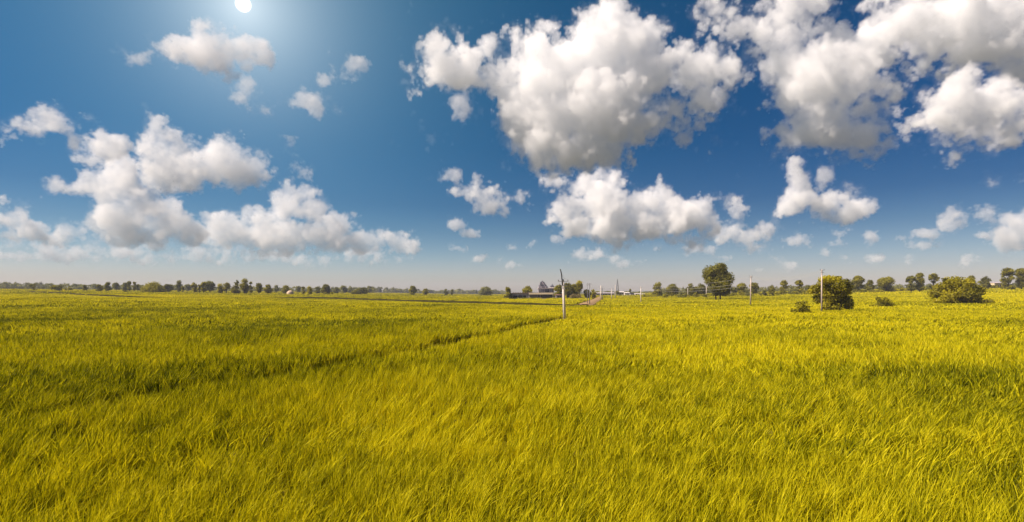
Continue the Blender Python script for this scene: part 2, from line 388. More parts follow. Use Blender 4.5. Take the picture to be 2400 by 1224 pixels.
def add_clouds():
    G = 'cumulus clouds over the field'
    def T(o, label): prop(o, label, 'cloud', G, 'stuff')
    T(cloud('cloud', 15000, CL['sun'], fr=2, amp=11, soft=8, sig=0.05, fuzz=0.7), 'white ragged cloud just below the sun')
    T(cloud('cloud', 6000, CL['wing'], fr=2, amp=12, soft=10, sig=0.05, fuzz=0.75), 'small ragged cloud with thin streaks, highest along the left edge of the sky')
    T(cloud('cloud', 6200, CL['tower'], fr=2, amp=10, soft=6, sig=0.055), 'tall white cloud with a narrow rounded tower rising at its left end')
    T(cloud('cloud', 6500, CL['shelf'], fr=2, amp=9, soft=8, sig=0.065, fuzz=0.6), 'small flat tilted cloud beside the tall tower cloud')
    T(cloud('cloud', 7000, CL['pile'], fr=2, amp=10, soft=6, sig=0.055), 'heaped cloud with a grey shaded belly and a pointed wing on its left')
    T(cloud('cloud', 7600, CL['ridge'], fr=2, amp=9, soft=6, sig=0.055), 'long low cloud ridge rising to a peak above the hay mound')
    T(cloud('cloud', 7600, CL['edge'], fr=2, amp=9, soft=7, sig=0.055), 'puffy cloud cut by the left edge, low above the trees')
    T(cloud('cloud', 4200, CL['giant'], amp=18, soft=9, sig=0.07, fuzz=0.5, fr=1.5), 'largest cloud, with a thick arm and a grey base, high above the temple')
    T(cloud('cloud', 4400, CL['chain'], amp=20, soft=11, sig=0.06, fuzz=0.6, fr=1.4, holes=[(1952,212,16),(1890,60,18),(1985,70,24),(1920,95,18)]), 'tall torn cloud with a small blue hole in its middle')
    T(cloud('cloud', 4300, CL['roof'], amp=20, soft=13, sig=0.07, fuzz=0.55, fr=1.3), 'broad grey-bellied cloud filling the top right corner of the sky')
    T(cloud('cloud', 3400, CL['skirt'], amp=20, soft=12, sig=0.06, fuzz=0.6, fr=1.4), 'soft cloud at the right edge, hanging under the grey-bellied corner cloud')
    T(cloud('cloud', 6600, CL['leaf'], fr=2, amp=8, soft=6), 'small leaf-shaped cloud above the temple, beside the big clouds')
    T(cloud('cloud', 7200, CL['harbour'], fr=2, amp=11, soft=6, sig=0.085), 'wide bulging cloud with a grey middle, below the largest cloud')
    T(cloud('cloud', 8000, CL['stair'], fr=2, amp=8, soft=6), 'stepped small cloud above the two-trunked tree')
    T(cloud('cloud', 6800, CL['dog'], fr=2, amp=8, soft=6), 'white cloud with a round head and a long tail, above the front tree')
    T(cloud('cloud', 8000, CL['coast'], fr=2, amp=9, soft=8, sig=0.05, fuzz=0.55), 'pale broken cloud at the right edge, low above the big bush')
    prop(cloud('small_clouds', 9000, CL['puffs'], fr=2, amp=11, soft=12, sig=0.032, fuzz=0.9), 'scattered torn wisps of cloud in the blue sky', 'clouds', kind='stuff')
    prop(cloud('small_clouds', 11000, CL['low'], fr=2.5, amp=5, soft=6, sig=0.06, vox=2.6, fuzz=0.5), 'scattered little fair-weather puffs low in the sky', 'clouds', kind='stuff')
    prop(cloud('horizon_clouds', 13000, CL['horizon'], fr=2, amp=8, soft=9, sig=0.05, vox=2.8, fuzz=0.55), 'pale band of faded clouds low over the horizon', 'clouds', kind='stuff')
add_clouds()
# ------------------------------------------------------------------ terrain
def fld(x, y, scale, k=0):
    """smooth random field, about -2..2"""
    t = T_F[:, :, (17 * k + 5) % NT]
    u = np.asarray(x, np.float64) / scale * 8 + 13.7 * k; v = np.asarray(y, np.float64) / scale * 8 + 5.1 * k
    i = np.floor(u).astype(int); j = np.floor(v).astype(int); a = u - i; b = v - j
    g = lambda p, q: t[p % NT, q % NT]
    return (g(i, j) * (1 - a) + g(i + 1, j) * a) * (1 - b) + (g(i, j + 1) * (1 - a) + g(i + 1, j + 1) * a) * b

def sp(v, w):
    v = np.asarray(v, np.float64) / w
    return w * np.where(v > 30, v, np.log1p(np.exp(np.minimum(v, 30))))

def terrain(x, y):
    l = 0.0172 * sp(-np.asarray(x) - 66, 22); r = 0.0245 * sp(np.asarray(x) - 108, 16)
    return 12 * np.tanh(l / 12) + 14 * np.tanh(r / 14)

def tz(x, y): return float(terrain(x, y))
GR = 0.72                                    # height of the standing crop

def spot(px, D):
    """ground point at distance D under a column of the photograph"""
    x = (px - CX) / F * D
    return Vector((x, D, tz(x, D)))

def reach(px, row, lift=0.45, dmax=1600.0):
    """distance at which the ground (plus lift) shows at this row"""
    D = np.linspace(14, dmax, 8000); x = (px - CX) / F * D
    rr = HOR - (terrain(x, D) + lift - CAM_H) / D * F
    k = np.nonzero(rr <= row)[0]
    return float(D[k[0]]) if len(k) else None

# ------------------------------------------------------------------ ground sheet
def ground_mat():
    m, nt, out = new_mat('field soil')
    g = N(nt, 'ShaderNodeNewGeometry')
    n1 = N(nt, 'ShaderNodeTexNoise'); n1.inputs['Scale'].default_value = 0.06; n1.inputs['Detail'].default_value = 8
    n2 = N(nt, 'ShaderNodeTexNoise'); n2.inputs['Scale'].default_value = 1.7; n2.inputs['Detail'].default_value = 8
    for n in (n1, n2): nt.links.new(g.outputs['Position'], n.inputs['Vector'])
    a = ramp(nt, [(0.35, (0.085, 0.07, 0.012)), (0.65, (0.13, 0.115, 0.014))]); nt.links.new(n1.outputs['Fac'], a.inputs['Fac'])
    b = ramp(nt, [(0.3, (0.55, 0.5, 0.5)), (0.7, (1.2, 1.15, 1.0))]); nt.links.new(n2.outputs['Fac'], b.inputs['Fac'])
    mx = N(nt, 'ShaderNodeMixRGB', blend_type='MULTIPLY'); mx.inputs['Fac'].default_value = 1
    nt.links.new(a.outputs['Color'], mx.inputs['Color1']); nt.links.new(b.outputs['Color'], mx.inputs['Color2'])
    p = N(nt, 'ShaderNodeBsdfPrincipled'); p.inputs['Roughness'].default_value = 1; p.inputs['Specular IOR Level'].default_value = 0.05
    ln = N(nt, 'ShaderNodeVectorMath', operation='LENGTH'); nt.links.new(g.outputs['Position'], ln.inputs[0])
    mr = N(nt, 'ShaderNodeMapRange'); mr.inputs['From Min'].default_value = 1100; mr.inputs['From Max'].default_value = 1700
    nt.links.new(ln.outputs['Value'], mr.inputs['Value'])
    fa = N(nt, 'ShaderNodeMixRGB'); fa.inputs['Color2'].default_value = (0.085, 0.085, 0.06, 1)     # mixed farmland past the field
    nt.links.new(mr.outputs['Result'], fa.inputs['Fac']); nt.links.new(mx.outputs['Color'], fa.inputs['Color1'])
    nt.links.new(fa.outputs['Color'], p.inputs['Base Color'])
    bp = N(nt, 'ShaderNodeBump'); bp.inputs['Distance'].default_value = 0.15; nt.links.new(n2.outputs['Fac'], bp.inputs['Height'])
    nt.links.new(bp.outputs['Normal'], p.inputs['Normal']); nt.links.new(p.outputs['BSDF'], out.inputs['Surface'])
    return m

def build_ground():
    ns = 240; R = np.concatenate([[0.0], np.geomspace(3, 16000, 150)])
    V = [(0, 0, 0)]; Fc = []
    th = np.arange(ns) * 2 * math.pi / ns
    for r in R[1:]:
        x = r * np.sin(th); y = r * np.cos(th); z = terrain(x, y)
        V += list(zip(x.tolist(), y.tolist(), z.tolist()))
    for k in range(ns): Fc.append((0, 1 + (k + 1) % ns, 1 + k))
    for i in range(len(R) - 2):
        a = 1 + i * ns; b = a + ns
        for k in range(ns):
            k2 = (k + 1) % ns
            Fc.append((a + k, a + k2, b + k2, b + k))
    o = mesh_obj('ground', V, Fc, ground_mat(), smooth=True)
    prop(o, kind='structure')
build_ground()

# ------------------------------------------------------------------ lines in the crop (world, from where they cross the photograph)
def at_top(px, row):
    D = reach(px, row, GR) or 600.0
    return ((px - CX) / F * D, D)
FURROW = [at_top(*p) for p in ((150, 935), (310, 905), (430, 888), (560, 872), (700, 855), (800, 838), (900, 822), (1000, 802), (1100, 783), (1220, 757), (1340, 735))]
FURROW2 = [at_top(*p) for p in ((-60, 925), (20, 902), (130, 884))]
BUND = [at_top(*p) for p in ((640, 695.5), (760, 698), (860, 701), (960, 704), (1060, 707), (1200, 710.5), (1310, 712.5), (1352, 711.8))]
BUND2 = [at_top(*p) for p in ((60, 682), (130, 685.5), (210, 690), (290, 693.5), (380, 694.5))]
TRACK = [at_top(*p) for p in ((1366, 712.5), (1384, 706), (1396, 701), (1404, 697.5), (1408, 695))]

def seg_dist(x, y, line):
    """unsigned distance to a polyline and sign: + on its far side"""
    best = np.full(x.shape, 1e9); sg = np.zeros(x.shape)
    for (ax, ay), (bx, by) in zip(line[:-1], line[1:]):
        dx, dy = bx - ax, by - ay; L2 = dx * dx + dy * dy
        t = np.clip(((x - ax) * dx + (y - ay) * dy) / L2, 0, 1)
        d = np.hypot(x - ax - t * dx, y - ay - t * dy)
        c = dx * (y - ay) - dy * (x - ax)
        m = d < best
        best[m] = d[m]; sg[m] = np.sign(c)[m]
    return best, sg

# ------------------------------------------------------------------ the crop: tufts of blades scattered over the field
def tuft(name, blades, spread, width, length, mat, seed, lean=0.16):
    r = np.random.default_rng(seed)
    Q = []; T = []
    for b in range(blades):
        a = r.uniform(0, 2 * math.pi); rad = spread * math.sqrt(r.random())
        bx, by = rad * math.cos(a), rad * math.sin(a)
        L = length * r.uniform(0.6, 1.15)
        da = r.normal(0.0, 1.25); ln = abs(r.normal(lean, 0.20)); curl = r.uniform(0.02, 0.42) * (1 if r.random() < 0.85 else 2.2)
        dx, dy = math.cos(da), math.sin(da)
        fa = r.uniform(0, 2 * math.pi); wx, wy = math.cos(fa), math.sin(fa)
        pts = []
        ang = ln * 0.5; p = np.array([bx, by, -0.02]); seg = L / 3
        pts.append(p.copy())
        for s in range(3):
            ang += (ln * 0.5 + curl * (0.3 + 0.5 * s)) * (0.6 if s else 0.3)
            p = p + seg * np.array([math.sin(ang) * dx, math.sin(ang) * dy, math.cos(ang)])
            pts.append(p.copy())
        ws = [0.75, 1.0, 0.7, 0.08]
        t = float(np.clip(r.normal(0.5, 0.28), 0, 1))
        if r.random() < 0.06: t = 1.0
        for s in range(3):
            o0 = np.array([wx, wy, 0]) * width * ws[s] * 0.5; o1 = np.array([wx, wy, 0]) * width * ws[s + 1] * 0.5
            Q.append([pts[s] - o0, pts[s] + o0, pts[s + 1] + o1, pts[s + 1] - o1]); T.append(t)
    o = quads_obj(name, Q, mat, attr=T)
    COL.objects.unlink(o)
    return o

def grass_mat(name):
    m, nt, out = new_mat(name)
    at = N(nt, 'ShaderNodeAttribute', attribute_name='tint')
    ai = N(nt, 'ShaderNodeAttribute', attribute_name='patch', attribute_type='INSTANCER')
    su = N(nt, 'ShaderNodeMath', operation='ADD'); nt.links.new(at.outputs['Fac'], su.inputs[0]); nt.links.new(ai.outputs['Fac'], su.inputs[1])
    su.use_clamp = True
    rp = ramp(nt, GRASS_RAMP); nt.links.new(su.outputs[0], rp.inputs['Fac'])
    d = N(nt, 'ShaderNodeBsdfDiffuse'); t = N(nt, 'ShaderNodeBsdfTranslucent')
    nt.links.new(rp.outputs['Color'], d.inputs['Color'])
    mx = N(nt, 'ShaderNodeMixRGB', blend_type='MULTIPLY'); mx.inputs['Fac'].default_value = 1; mx.inputs['Color2'].default_value = (1.15, 1.1, 0.6, 1)
    nt.links.new(rp.outputs['Color'], mx.inputs['Color1']); nt.links.new(mx.outputs['Color'], t.inputs['Color'])
    s = N(nt, 'ShaderNodeMixShader'); s.inputs['Fac'].default_value = 0.36
    nt.links.new(d.outputs['BSDF'], s.inputs[1]); nt.links.new(t.outputs['BSDF'], s.inputs[2])
    g = N(nt, 'ShaderNodeBsdfGlossy'); g.inputs['Roughness'].default_value = 0.42; g.inputs['Color'].default_value = (1, 0.95, 0.6, 1)
    s2 = N(nt, 'ShaderNodeMixShader'); s2.inputs['Fac'].default_value = 0.003
    nt.links.new(s.outputs['Shader'], s2.inputs[1]); nt.links.new(g.outputs['BSDF'], s2.inputs[2])
    nt.links.new(s2.outputs['Shader'], out.inputs['Surface'])
    return m

def build_grass():
    gm = grass_mat('rice leaves')
    #      r0   r1    per m2  blades spread width  length
    LOD = [(4.5, 15, 17.0, 29, 0.12, 0.0165, 0.82),
           (15, 30, 8.0, 30, 0.18, 0.026, 0.84),
           (30, 65, 3.7, 34, 0.30, 0.056, 0.88),
           (65, 160, 1.2, 44, 0.60, 0.12, 0.88),
           (160, 420, 0.22, 64, 1.5, 0.30, 0.90),
           (420, 1150, 0.045, 100, 4.5, 0.60, 0.92)]
    NV = 6
    pc = bpy.data.collections.new('tufts')
    k = 0
    for li, (r0, r1, den, nb, sprd, wd, ln) in enumerate(LOD):
        for v in range(NV):
            o = tuft('tuft_%02d' % k, nb, sprd, wd, ln, gm, 100 + k); pc.objects.link(o); k += 1
    X = []; Y = []; I = []
    for li, (r0, r1, den, nb, sprd, wd, ln) in enumerate(LOD):
        ax = 6.0                                      # fan out from behind the camera, so a step aside still stands in the crop
        r0, r1 = (r0 + ax - 1.5 if li == 0 else r0 + ax), r1 + ax
        q0, q1 = r0 * 0.88, r1 * 1.0
        hw = math.atan(1.02) ; n = int(den * hw * (q1 * q1 - q0 * q0) * 1.06)
        r = np.sqrt(rng.uniform(q0 * q0, q1 * q1, n)); a = rng.uniform(-hw, hw, n) * 1.03
        lo = r0 * (1 + 0.0 * r) if li == 0 else r0 * rng.uniform(0.88, 1.0, n)
        hi = r1 * rng.uniform(0.88, 1.0, n)
        m = (r >= lo) & (r <= hi)
        X.append((r * np.sin(a))[m]); Y.append((r * np.cos(a) - ax)[m]); I.append(np.full(m.sum(), li))
    x = np.concatenate(X); y = np.concatenate(Y); li = np.concatenate(I)
    sprd = np.array([l[4] for l in LOD])[li]
    hs = 1.0 + 0.09 * fld(x, y, 2.6, 1) + 0.07 * fld(x, y, 9, 2) + 0.03 * fld(x, y, 40, 3)
    # the wheel furrow: no crop in it, trodden crop on its near side
    keep = np.ones(len(x), bool)
    for ln_, wdt in ((FURROW, 0.46), (FURROW2, 0.10)):
        d, s = seg_dist(x, y, ln_)
        w = wdt * (1 + 0.35 * fld(x, y, 3.0, 7)) * np.clip(y / 40, 1.0, 1.8)
        keep &= d > w + sprd * 0.35
        near = (s < 0) & (d < w + 1.5) & (wdt > 0.2)
        hs = np.where(near, hs * (0.42 + 0.58 * np.clip((d - w - 0.7) / 0.8, 0, 1)), hs)
    for ln_, wdt, fall in ((BUND, 2.2, 46.0), (BUND2, 3.0, 90.0)):
        d, s = seg_dist(x, y, ln_)
        keep &= d > wdt
        near = (s < 0) & (d < fall)
        hs = np.where(near, hs * (0.25 + 0.75 * np.clip(d / fall, 0, 1) ** 0.8), hs)
        far = (s > 0) & (d < 14)
        hs = np.where(far, hs * 1.12, hs)
    d, s = seg_dist(x, y, TRACK); keep &= d > 5.0
    for (px, row, w) in CLEAR:                       # where walls and yards stand
        c = at_top(px, row); keep &= ~((np.abs(x - c[0]) < w * c[1] / F) & (y > c[1] - 3) & (y < c[1] + 60))
    x, y, li, hs, sprd = x[keep], y[keep], li[keep], hs[keep], sprd[keep]
    # gaps and dents where the crop stands thin or is laid over
    dent = fld(x, y, 6.5, 11) + 0.6 * fld(x, y, 1.8, 12)
    lod = np.clip((dent - 1.6) / 0.8, 0, 1)
    hs *= 1 - 0.18 * lod
    n = len(x); z = terrain(x, y)
    wind = 0.25 + 0.75 * fld(x, y, 9, 4) * 0.8 + rng.normal(0, 0.5, n)
    tilt = np.clip(0.05 + 0.10 * fld(x, y, 5, 5) + 0.09 * fld(x, y, 1.6, 6) + 0.28 * lod, -0.1, 0.95)
    tilt = tilt * np.where(li < 4, 1.0, 0.5)
    # tilt about the horizontal axis across the wind, then turn to the wind
    E = np.zeros((n, 3), np.float32); E[:, 1] = tilt; E[:, 2] = wind
    scl = np.ones((n, 3), np.float32); jit = rng.uniform(0.85, 1.15, n)
    scl[:, 0] = scl[:, 1] = rng.uniform(0.85, 1.2, n); scl[:, 2] = np.clip(hs, 0.2, 1.5) * np.where(li < 3, jit, 0.5 + 0.5 * jit)
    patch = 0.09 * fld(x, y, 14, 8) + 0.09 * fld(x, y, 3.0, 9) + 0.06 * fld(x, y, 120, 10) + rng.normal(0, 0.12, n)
    patch += 0.29 * np.clip((y - 16) / 110, 0, 1) - 0.11 + 0.03 * np.clip(x / 60, -1, 1)      # sunlit far tips and shaded near gaps painted into tint; slightly brighter rightward
    me = bpy.data.meshes.new('grass')
    me.vertices.add(n)
    me.vertices.foreach_set('co', np.stack([x, y, z], 1).astype(np.float32).reshape(-1))
    def att(nm, typ, key, arr):
        a = me.attributes.new(nm, typ, 'POINT'); a.data.foreach_set(key, np.ascontiguousarray(arr).reshape(-1))
    att('eul', 'FLOAT_VECTOR', 'vector', E); att('scl', 'FLOAT_VECTOR', 'vector', scl)
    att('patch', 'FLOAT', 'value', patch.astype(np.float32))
    att('kind_of', 'INT', 'value', (li * NV + rng.integers(0, NV, n)).astype(np.int32))
    o = link(bpy.data.objects.new('grass', me)); prop(o, 'yellow-green rice crop standing all over the field', 'grass', kind='stuff')
    ng = bpy.data.node_groups.new('crop', 'GeometryNodeTree')
    ng.interface.new_socket('Geometry', in_out='INPUT', socket_type='NodeSocketGeometry')
    ng.interface.new_socket('Geometry', in_out='OUTPUT', socket_type='NodeSocketGeometry')
    nn = ng.nodes; L = ng.links.new
    gi = nn.new('NodeGroupInput'); go = nn.new('NodeGroupOutput')
    ci = nn.new('GeometryNodeCollectionInfo'); ci.inputs['Collection'].default_value = pc
    ci.inputs['Separate Children'].default_value = True; ci.inputs['Reset Children'].default_value = True
    ip = nn.new('GeometryNodeInstanceOnPoints'); ip.inputs['Pick Instance'].default_value = True
    def na(nm, t):
        q = nn.new('GeometryNodeInputNamedAttribute'); q.data_type = t; q.inputs['Name'].default_value = nm; return q.outputs[0]
    er = nn.new('FunctionNodeEulerToRotation')
    L(na('eul', 'FLOAT_VECTOR'), er.inputs[0]); L(er.outputs[0], ip.inputs['Rotation'])
    L(na('scl', 'FLOAT_VECTOR'), ip.inputs['Scale']); L(na('kind_of', 'INT'), ip.inputs['Instance Index'])
    L(gi.outputs[0], ip.inputs['Points']); L(ci.outputs[0], ip.inputs['Instance']); L(ip.outputs[0], go.inputs[0])
    md = o.modifiers.new('crop', 'NODES'); md.node_group = ng
    print('tufts', n)
CLEAR = [(1253, 701, 66)]
build_grass()
# ------------------------------------------------------------------ trees and bushes
BARK = rough_mat('bark', (0.05, 0.036, 0.024), (0.12, 0.09, 0.06), scale=3.0)
LEAF = {
 'olive': leaf_mat('olive leaves', (0.085, 0.080, 0.006), (0.38, 0.335, 0.018), 0.44, (1.3, 1.3, 0.4)),
 'dark':  leaf_mat('dark leaves', (0.058, 0.058, 0.006), (0.27, 0.245, 0.018), 0.42, (1.3, 1.3, 0.4)),
 'lime':  leaf_mat('yellow-green leaves', (0.10, 0.094, 0.005), (0.50, 0.43, 0.016), 0.46, (1.3, 1.3, 0.4)),
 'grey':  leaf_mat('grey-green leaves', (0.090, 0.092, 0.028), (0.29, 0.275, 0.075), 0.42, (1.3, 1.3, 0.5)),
 'dry':   leaf_mat('dry straw leaves', (0.15, 0.12, 0.05), (0.34, 0.27, 0.12), 0.35),
}
def leaves(cl, size, count, r, up=0.25):
    """cl: clumps (x, y, z, rx, ry, rz). Many leaf faces spread in the outer part of each clump."""
    cl = np.asarray(cl, float)
    wgt = (cl[:, 3] * cl[:, 5]) + 1e-6; wgt /= wgt.sum()
    k = r.choice(len(cl), count, p=wgt)
    d = r.normal(size=(count, 3)); d /= np.linalg.norm(d, axis=1)[:, None]
    rad = r.random(count) ** 0.42 * (1 + 0.10 * r.normal(size=count))
    c = cl[k, :3] + d * rad[:, None] * cl[k, 3:]
    nrm = d + 0.6 * r.normal(size=(count, 3)); nrm[:, 2] += up
    nrm /= np.linalg.norm(nrm, axis=1)[:, None]
    t = np.cross(nrm, r.normal(size=(count, 3))); t /= np.linalg.norm(t, axis=1)[:, None]
    b = np.cross(nrm, t)
    s = size * r.uniform(0.6, 1.3, count)[:, None]
    Q = np.stack([c - t * s * 0.5, c + b * s * 0.36 - t * s * 0.05, c + t * s * 0.6, c - b * s * 0.36], 1)
    ct = r.normal(0.5, 0.24, len(cl))[k]
    return Q, np.clip(ct + r.normal(0, 0.17, count), 0, 1)

def clumps(form, Wd, H, r, n):
    """leaf clumps of a crown of width Wd and height H, base at z = 0"""
    R = Wd / 2; out = []
    def put(x, y, z, s, sz=None): out.append((x, y, z, s, s, sz or s * 0.85))
    if form in ('round', 'dome', 'tall'):
        z0 = {'round': 0.12, 'dome': 0.02, 'tall': 0.10}[form] * H
        for i in range(n):
            u = r.random(); a = r.uniform(0, 2 * math.pi)
            zz = z0 + (H - z0) * (0.10 + 0.80 * u)
            q = (zz - z0) / (H - z0)
            if form == 'round': prof = math.sqrt(max(0.05, 1 - (2 * q - 0.95) ** 2))
            elif form == 'dome': prof = math.sqrt(max(0.04, 1 - (q * 0.98) ** 2))
            else: prof = math.sqrt(max(0.12, 1 - (2 * q - 1.0) ** 2)) * r.uniform(0.8, 1.05)
            s = R * (r.uniform(0.36, 0.56) if form != 'tall' else r.uniform(0.5, 0.85))
            rr = max(0, R * prof - s * 0.85) * math.sqrt(r.uniform(0.25, 1))
            put(rr * math.cos(a), rr * math.sin(a), min(zz, H - s * 0.75), s, min(s * 0.85, H * 0.3))
    elif form == 'umbrella':
        for i in range(n):
            a = r.uniform(0, 2 * math.pi); q = math.sqrt(r.random())
            s = R * r.uniform(0.32, 0.48)
            put((R - s) * q * math.cos(a), (R - s) * q * math.sin(a), H - s * 0.8 - H * 0.18 * q * q - H * 0.12 * r.random(), s, s * 0.7)
        for i in range(n):
            a = r.uniform(0, 2 * math.pi); q = 0.62 * math.sqrt(r.random()); s = R * r.uniform(0.24, 0.42)
            put(R * q * math.cos(a), R * q * math.sin(a), H * r.uniform(0.08, 0.72), s)
    elif form == 'bush':
        for i in range(n):
            a = r.uniform(0, 2 * math.pi); q = math.sqrt(r.random())
            s = R * r.uniform(0.20, 0.34)
            hh = H * math.sqrt(max(0.10, 1 - (q * 0.93) ** 2))
            z = max(s * 0.35, (hh - s * 0.8) * r.uniform(0.15, 1.0) if r.random() < 0.55 else hh - s * 0.8)
            put((R - s * 0.8) * q * math.cos(a), (R - s * 0.8) * q * math.sin(a), z, s, min(s, H * 0.35))
    elif form == 'thin':
        for i in range(n):
            s = R * r.uniform(0.3, 0.6); z = H * r.uniform(0.2, 0.92)
            put(r.uniform(-1, 1) * (R - s), r.uniform(-1, 1) * (R - s), z, s, s)
    return out

def tree(name, label, px, base, top, w, form='round', leaf='olive', D=None, n=None, group=None, cat='tree', trunks=1, size=None, cover=1.0, trunk=True, cl=None, twig=0):
    """base and top rows and width (in columns) as the photograph shows the plant"""
    if D is None: D = reach(px, base) or 560.0
    p = spot(px, D)
    H = CAM_H + (HOR - top) / F * D - p.z; Wd = w / F * D
    r = np.random.default_rng(int(px * 7 + top * 13))
    t = empty(name, p, 0.0)
    prop(t, label, cat, group)
    mpx = D / F * 2400 / 1024                       # metres per pixel of the render
    if cl is None:
        cl = clumps(form, Wd, H, r, n or 16)
    else:
        cl = [((c[0] - px) / F * D, c[4] / F * D if len(c) > 4 else r.uniform(-0.22, 0.22) * Wd, CAM_H + (HOR - c[1]) / F * D - p.z, 1.2 * c[2] / F * D, 1.4 * c[2] / F * D, 1.15 * c[3] / F * D) for c in cl]
    sz = size or max(0.16, mpx * 0.95)
    area = sum(4 * c[3] * c[5] for c in cl)
    cnt = int(np.clip(cover * 3.4 * area / (sz * sz * 0.45), 150, 16000))
    Q, T = leaves(cl, sz, cnt, r)
    quads_obj('crown', Q, LEAF[leaf], t, T)
    if trunk:
        m = MB(); tr = max(0.05, min(0.028 * H, 0.45)) * (1.0 if trunks == 1 else 0.8)
        hi = sorted(cl, key=lambda c: -c[2])
        offs = [0.0] if trunks == 1 else [(-5.0) / F * D, 5.5 / F * D]
        for ox in offs:
            zt = H * 0.55
            pts = [(ox, 0, -0.2), (ox + 0.012 * H * r.normal(), 0.012 * H * r.normal(), H * 0.18), (ox * 1.3 + 0.02 * H * r.normal(), 0.02 * H * r.normal(), H * 0.36), (ox * 1.7, 0, zt)]
            m.tube(pts, [tr * 1.25, tr, tr * 0.75, tr * 0.4], 7)
            for c in [cl[j] for j in r.choice(len(cl), min(6 if len(offs) == 1 else 5, len(cl)), replace=False)]:
                s0 = Vector(pts[2]) if c[2] > H * 0.4 else Vector(pts[1])
                e = Vector(c[:3]); mid = s0.lerp(e, 0.5) + Vector((0, 0, -0.04 * H))
                m.tube([s0, mid, e], [tr * 0.5, tr * 0.3, tr * 0.1], 5)
        m.build('trunk', BARK, t, True)
    elif twig:
        m = MB()
        for c in [cl[j] for j in r.choice(len(cl), min(twig, len(cl)), replace=False)]:
            e = Vector((c[0], c[1], c[2] + c[5] * 0.5))
            m.tube([(0.1 * e.x, 0.1 * e.y, -0.1), (0.6 * e.x, 0.6 * e.y, 0.5 * e.z), e], [0.05, 0.035, 0.012], 5)
        m.build('stems', BARK, t, True)
    return t

GL = 'trees along the far left edge of the field'
GC = 'trees along the far middle edge of the field'
GRR = 'trees of the hedgerow behind the right part of the field'
GB = 'bushes standing in the field'
# label, column, base, top, width, form, leaf, distance
for a in (
 ('low olive bush on the field edge, first from the left edge of the photo', 77, 678, 664, 18, 'bush', 'dark', 480),
 ('low broad clump with a rounded middle, second plant from the left edge', 133, 679, 664, 29, 'bush', 'olive', 480),
 ('low flat bush on the field edge, between the broad clump and a narrow shrub', 160, 681, 671, 20, 'bush', 'olive', 470),
 ('narrow dark shrub standing alone on the left field edge', 199, 681, 668, 11, 'tall', 'dark', 470),
 ('small round bush just left of the dark ball-shaped tree', 232, 682, 667, 17, 'round', 'olive', 470),
 ('dark ball-shaped tree with a smooth round crown', 253, 682, 661, 20, 'round', 'dark', 480),
 ('pale grey-green tree just right of the dark ball-shaped tree', 272, 681, 662, 19, 'round', 'grey', 620),
 ('grey-green slim tree left of two narrow dark columns', 293, 681, 660, 13, 'tall', 'grey', 560),
 ('taller of the two narrow column trees on the left', 303, 680, 658, 11, 'tall', 'dark', 520),
 ('shorter of the two narrow column trees on the left', 315, 680, 660, 9, 'tall', 'olive', 520),
 ('pale low tree between the narrow columns and the big dome bush', 326, 681, 666, 17, 'round', 'grey', 620),
 ('dark tree with a flat bushy crown, just right of the big dome bush', 394, 683, 666, 27, 'dome', 'dark', 520),
 ('slender tall tree standing clear of its neighbours, right of the flat bushy crown', 419, 682, 657, 14, 'tall', 'grey', 520),
 ('tiny shrub at the foot of the slender tall tree', 428, 684, 671, 9, 'tall', 'olive', 480),
 ('pale hazy small tree between the slender tall tree and the yellow-green group', 440, 682, 667, 14, 'tall', 'grey', 700),
 ('yellow-green round tree at the left end of a close group of four', 455, 684, 662, 19, 'round', 'lime', 480),
 ('lowest tree of the close group of four', 467, 686, 666, 12, 'round', 'olive', 460),
 ('bright yellow-green upright tree leaning on the big round grey one', 477, 686, 661, 15, 'tall', 'lime', 460),
 ('big round grey-green tree at the right end of the close group of four', 492, 684, 657, 29, 'round', 'grey', 520),
 ('small upright yellow-green tree, left half of a pair', 516, 684, 664, 15, 'tall', 'lime', 480),
 ('darker tree with slanting crown, right half of a pair', 531, 685, 662, 20, 'round', 'olive', 480),
 ('low shaggy tree filling the gap left of the highest tree of the left side', 551, 686, 667, 24, 'dome', 'olive', 470),
 ('highest tree of the left side, wide dark crown on the field edge', 573, 687, 653, 27, 'round', 'olive', 450),
 ('slim tree with a lifted tufted top just left of the highest tree', 555, 685, 655, 13, 'umbrella', 'dark', 490),
 ('thin tree close right behind the highest tree', 588, 684, 659, 10, 'tall', 'dark', 500),
 ('dark upright tree leaning left, right of the highest tree', 607, 686, 664, 17, 'tall', 'dark', 460),
 ('olive dome tree between the leaning dark tree and a pale one', 629, 686, 667, 21, 'round', 'olive', 480),
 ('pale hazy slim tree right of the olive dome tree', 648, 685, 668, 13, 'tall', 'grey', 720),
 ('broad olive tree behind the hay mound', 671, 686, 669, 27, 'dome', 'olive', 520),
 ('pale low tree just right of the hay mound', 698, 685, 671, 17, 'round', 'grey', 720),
 ('small olive ball tree between the hay mound and a column', 711, 687, 671, 12, 'round', 'olive', 480),
 ('short yellowish column tree right of the hay mound', 726, 688, 667, 14, 'tall', 'lime', 470),
 ('round grey-olive tree at the left end of a wide clump', 744, 687, 672, 17, 'round', 'grey', 560),
 ('widest dark tree of the clump behind two tiny bushes', 764, 688, 667, 28, 'dome', 'dark', 540),
 ('pale thin tree at the right side of the wide clump', 788, 687, 673, 15, 'tall', 'grey', 720),
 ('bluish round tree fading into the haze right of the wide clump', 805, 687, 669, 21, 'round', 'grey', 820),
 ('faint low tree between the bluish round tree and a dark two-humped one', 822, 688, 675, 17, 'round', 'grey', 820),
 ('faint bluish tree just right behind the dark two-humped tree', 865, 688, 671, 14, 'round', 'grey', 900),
):
    tree('tree', a[0], *a[1:6], form=a[5 + 0] if False else a[5], leaf=a[6], D=a[7], group=GL) if False else tree('tree', a[0], a[1], a[2], a[3], a[4], form=a[5], leaf=a[6], D=a[7], group=GL, n=12)
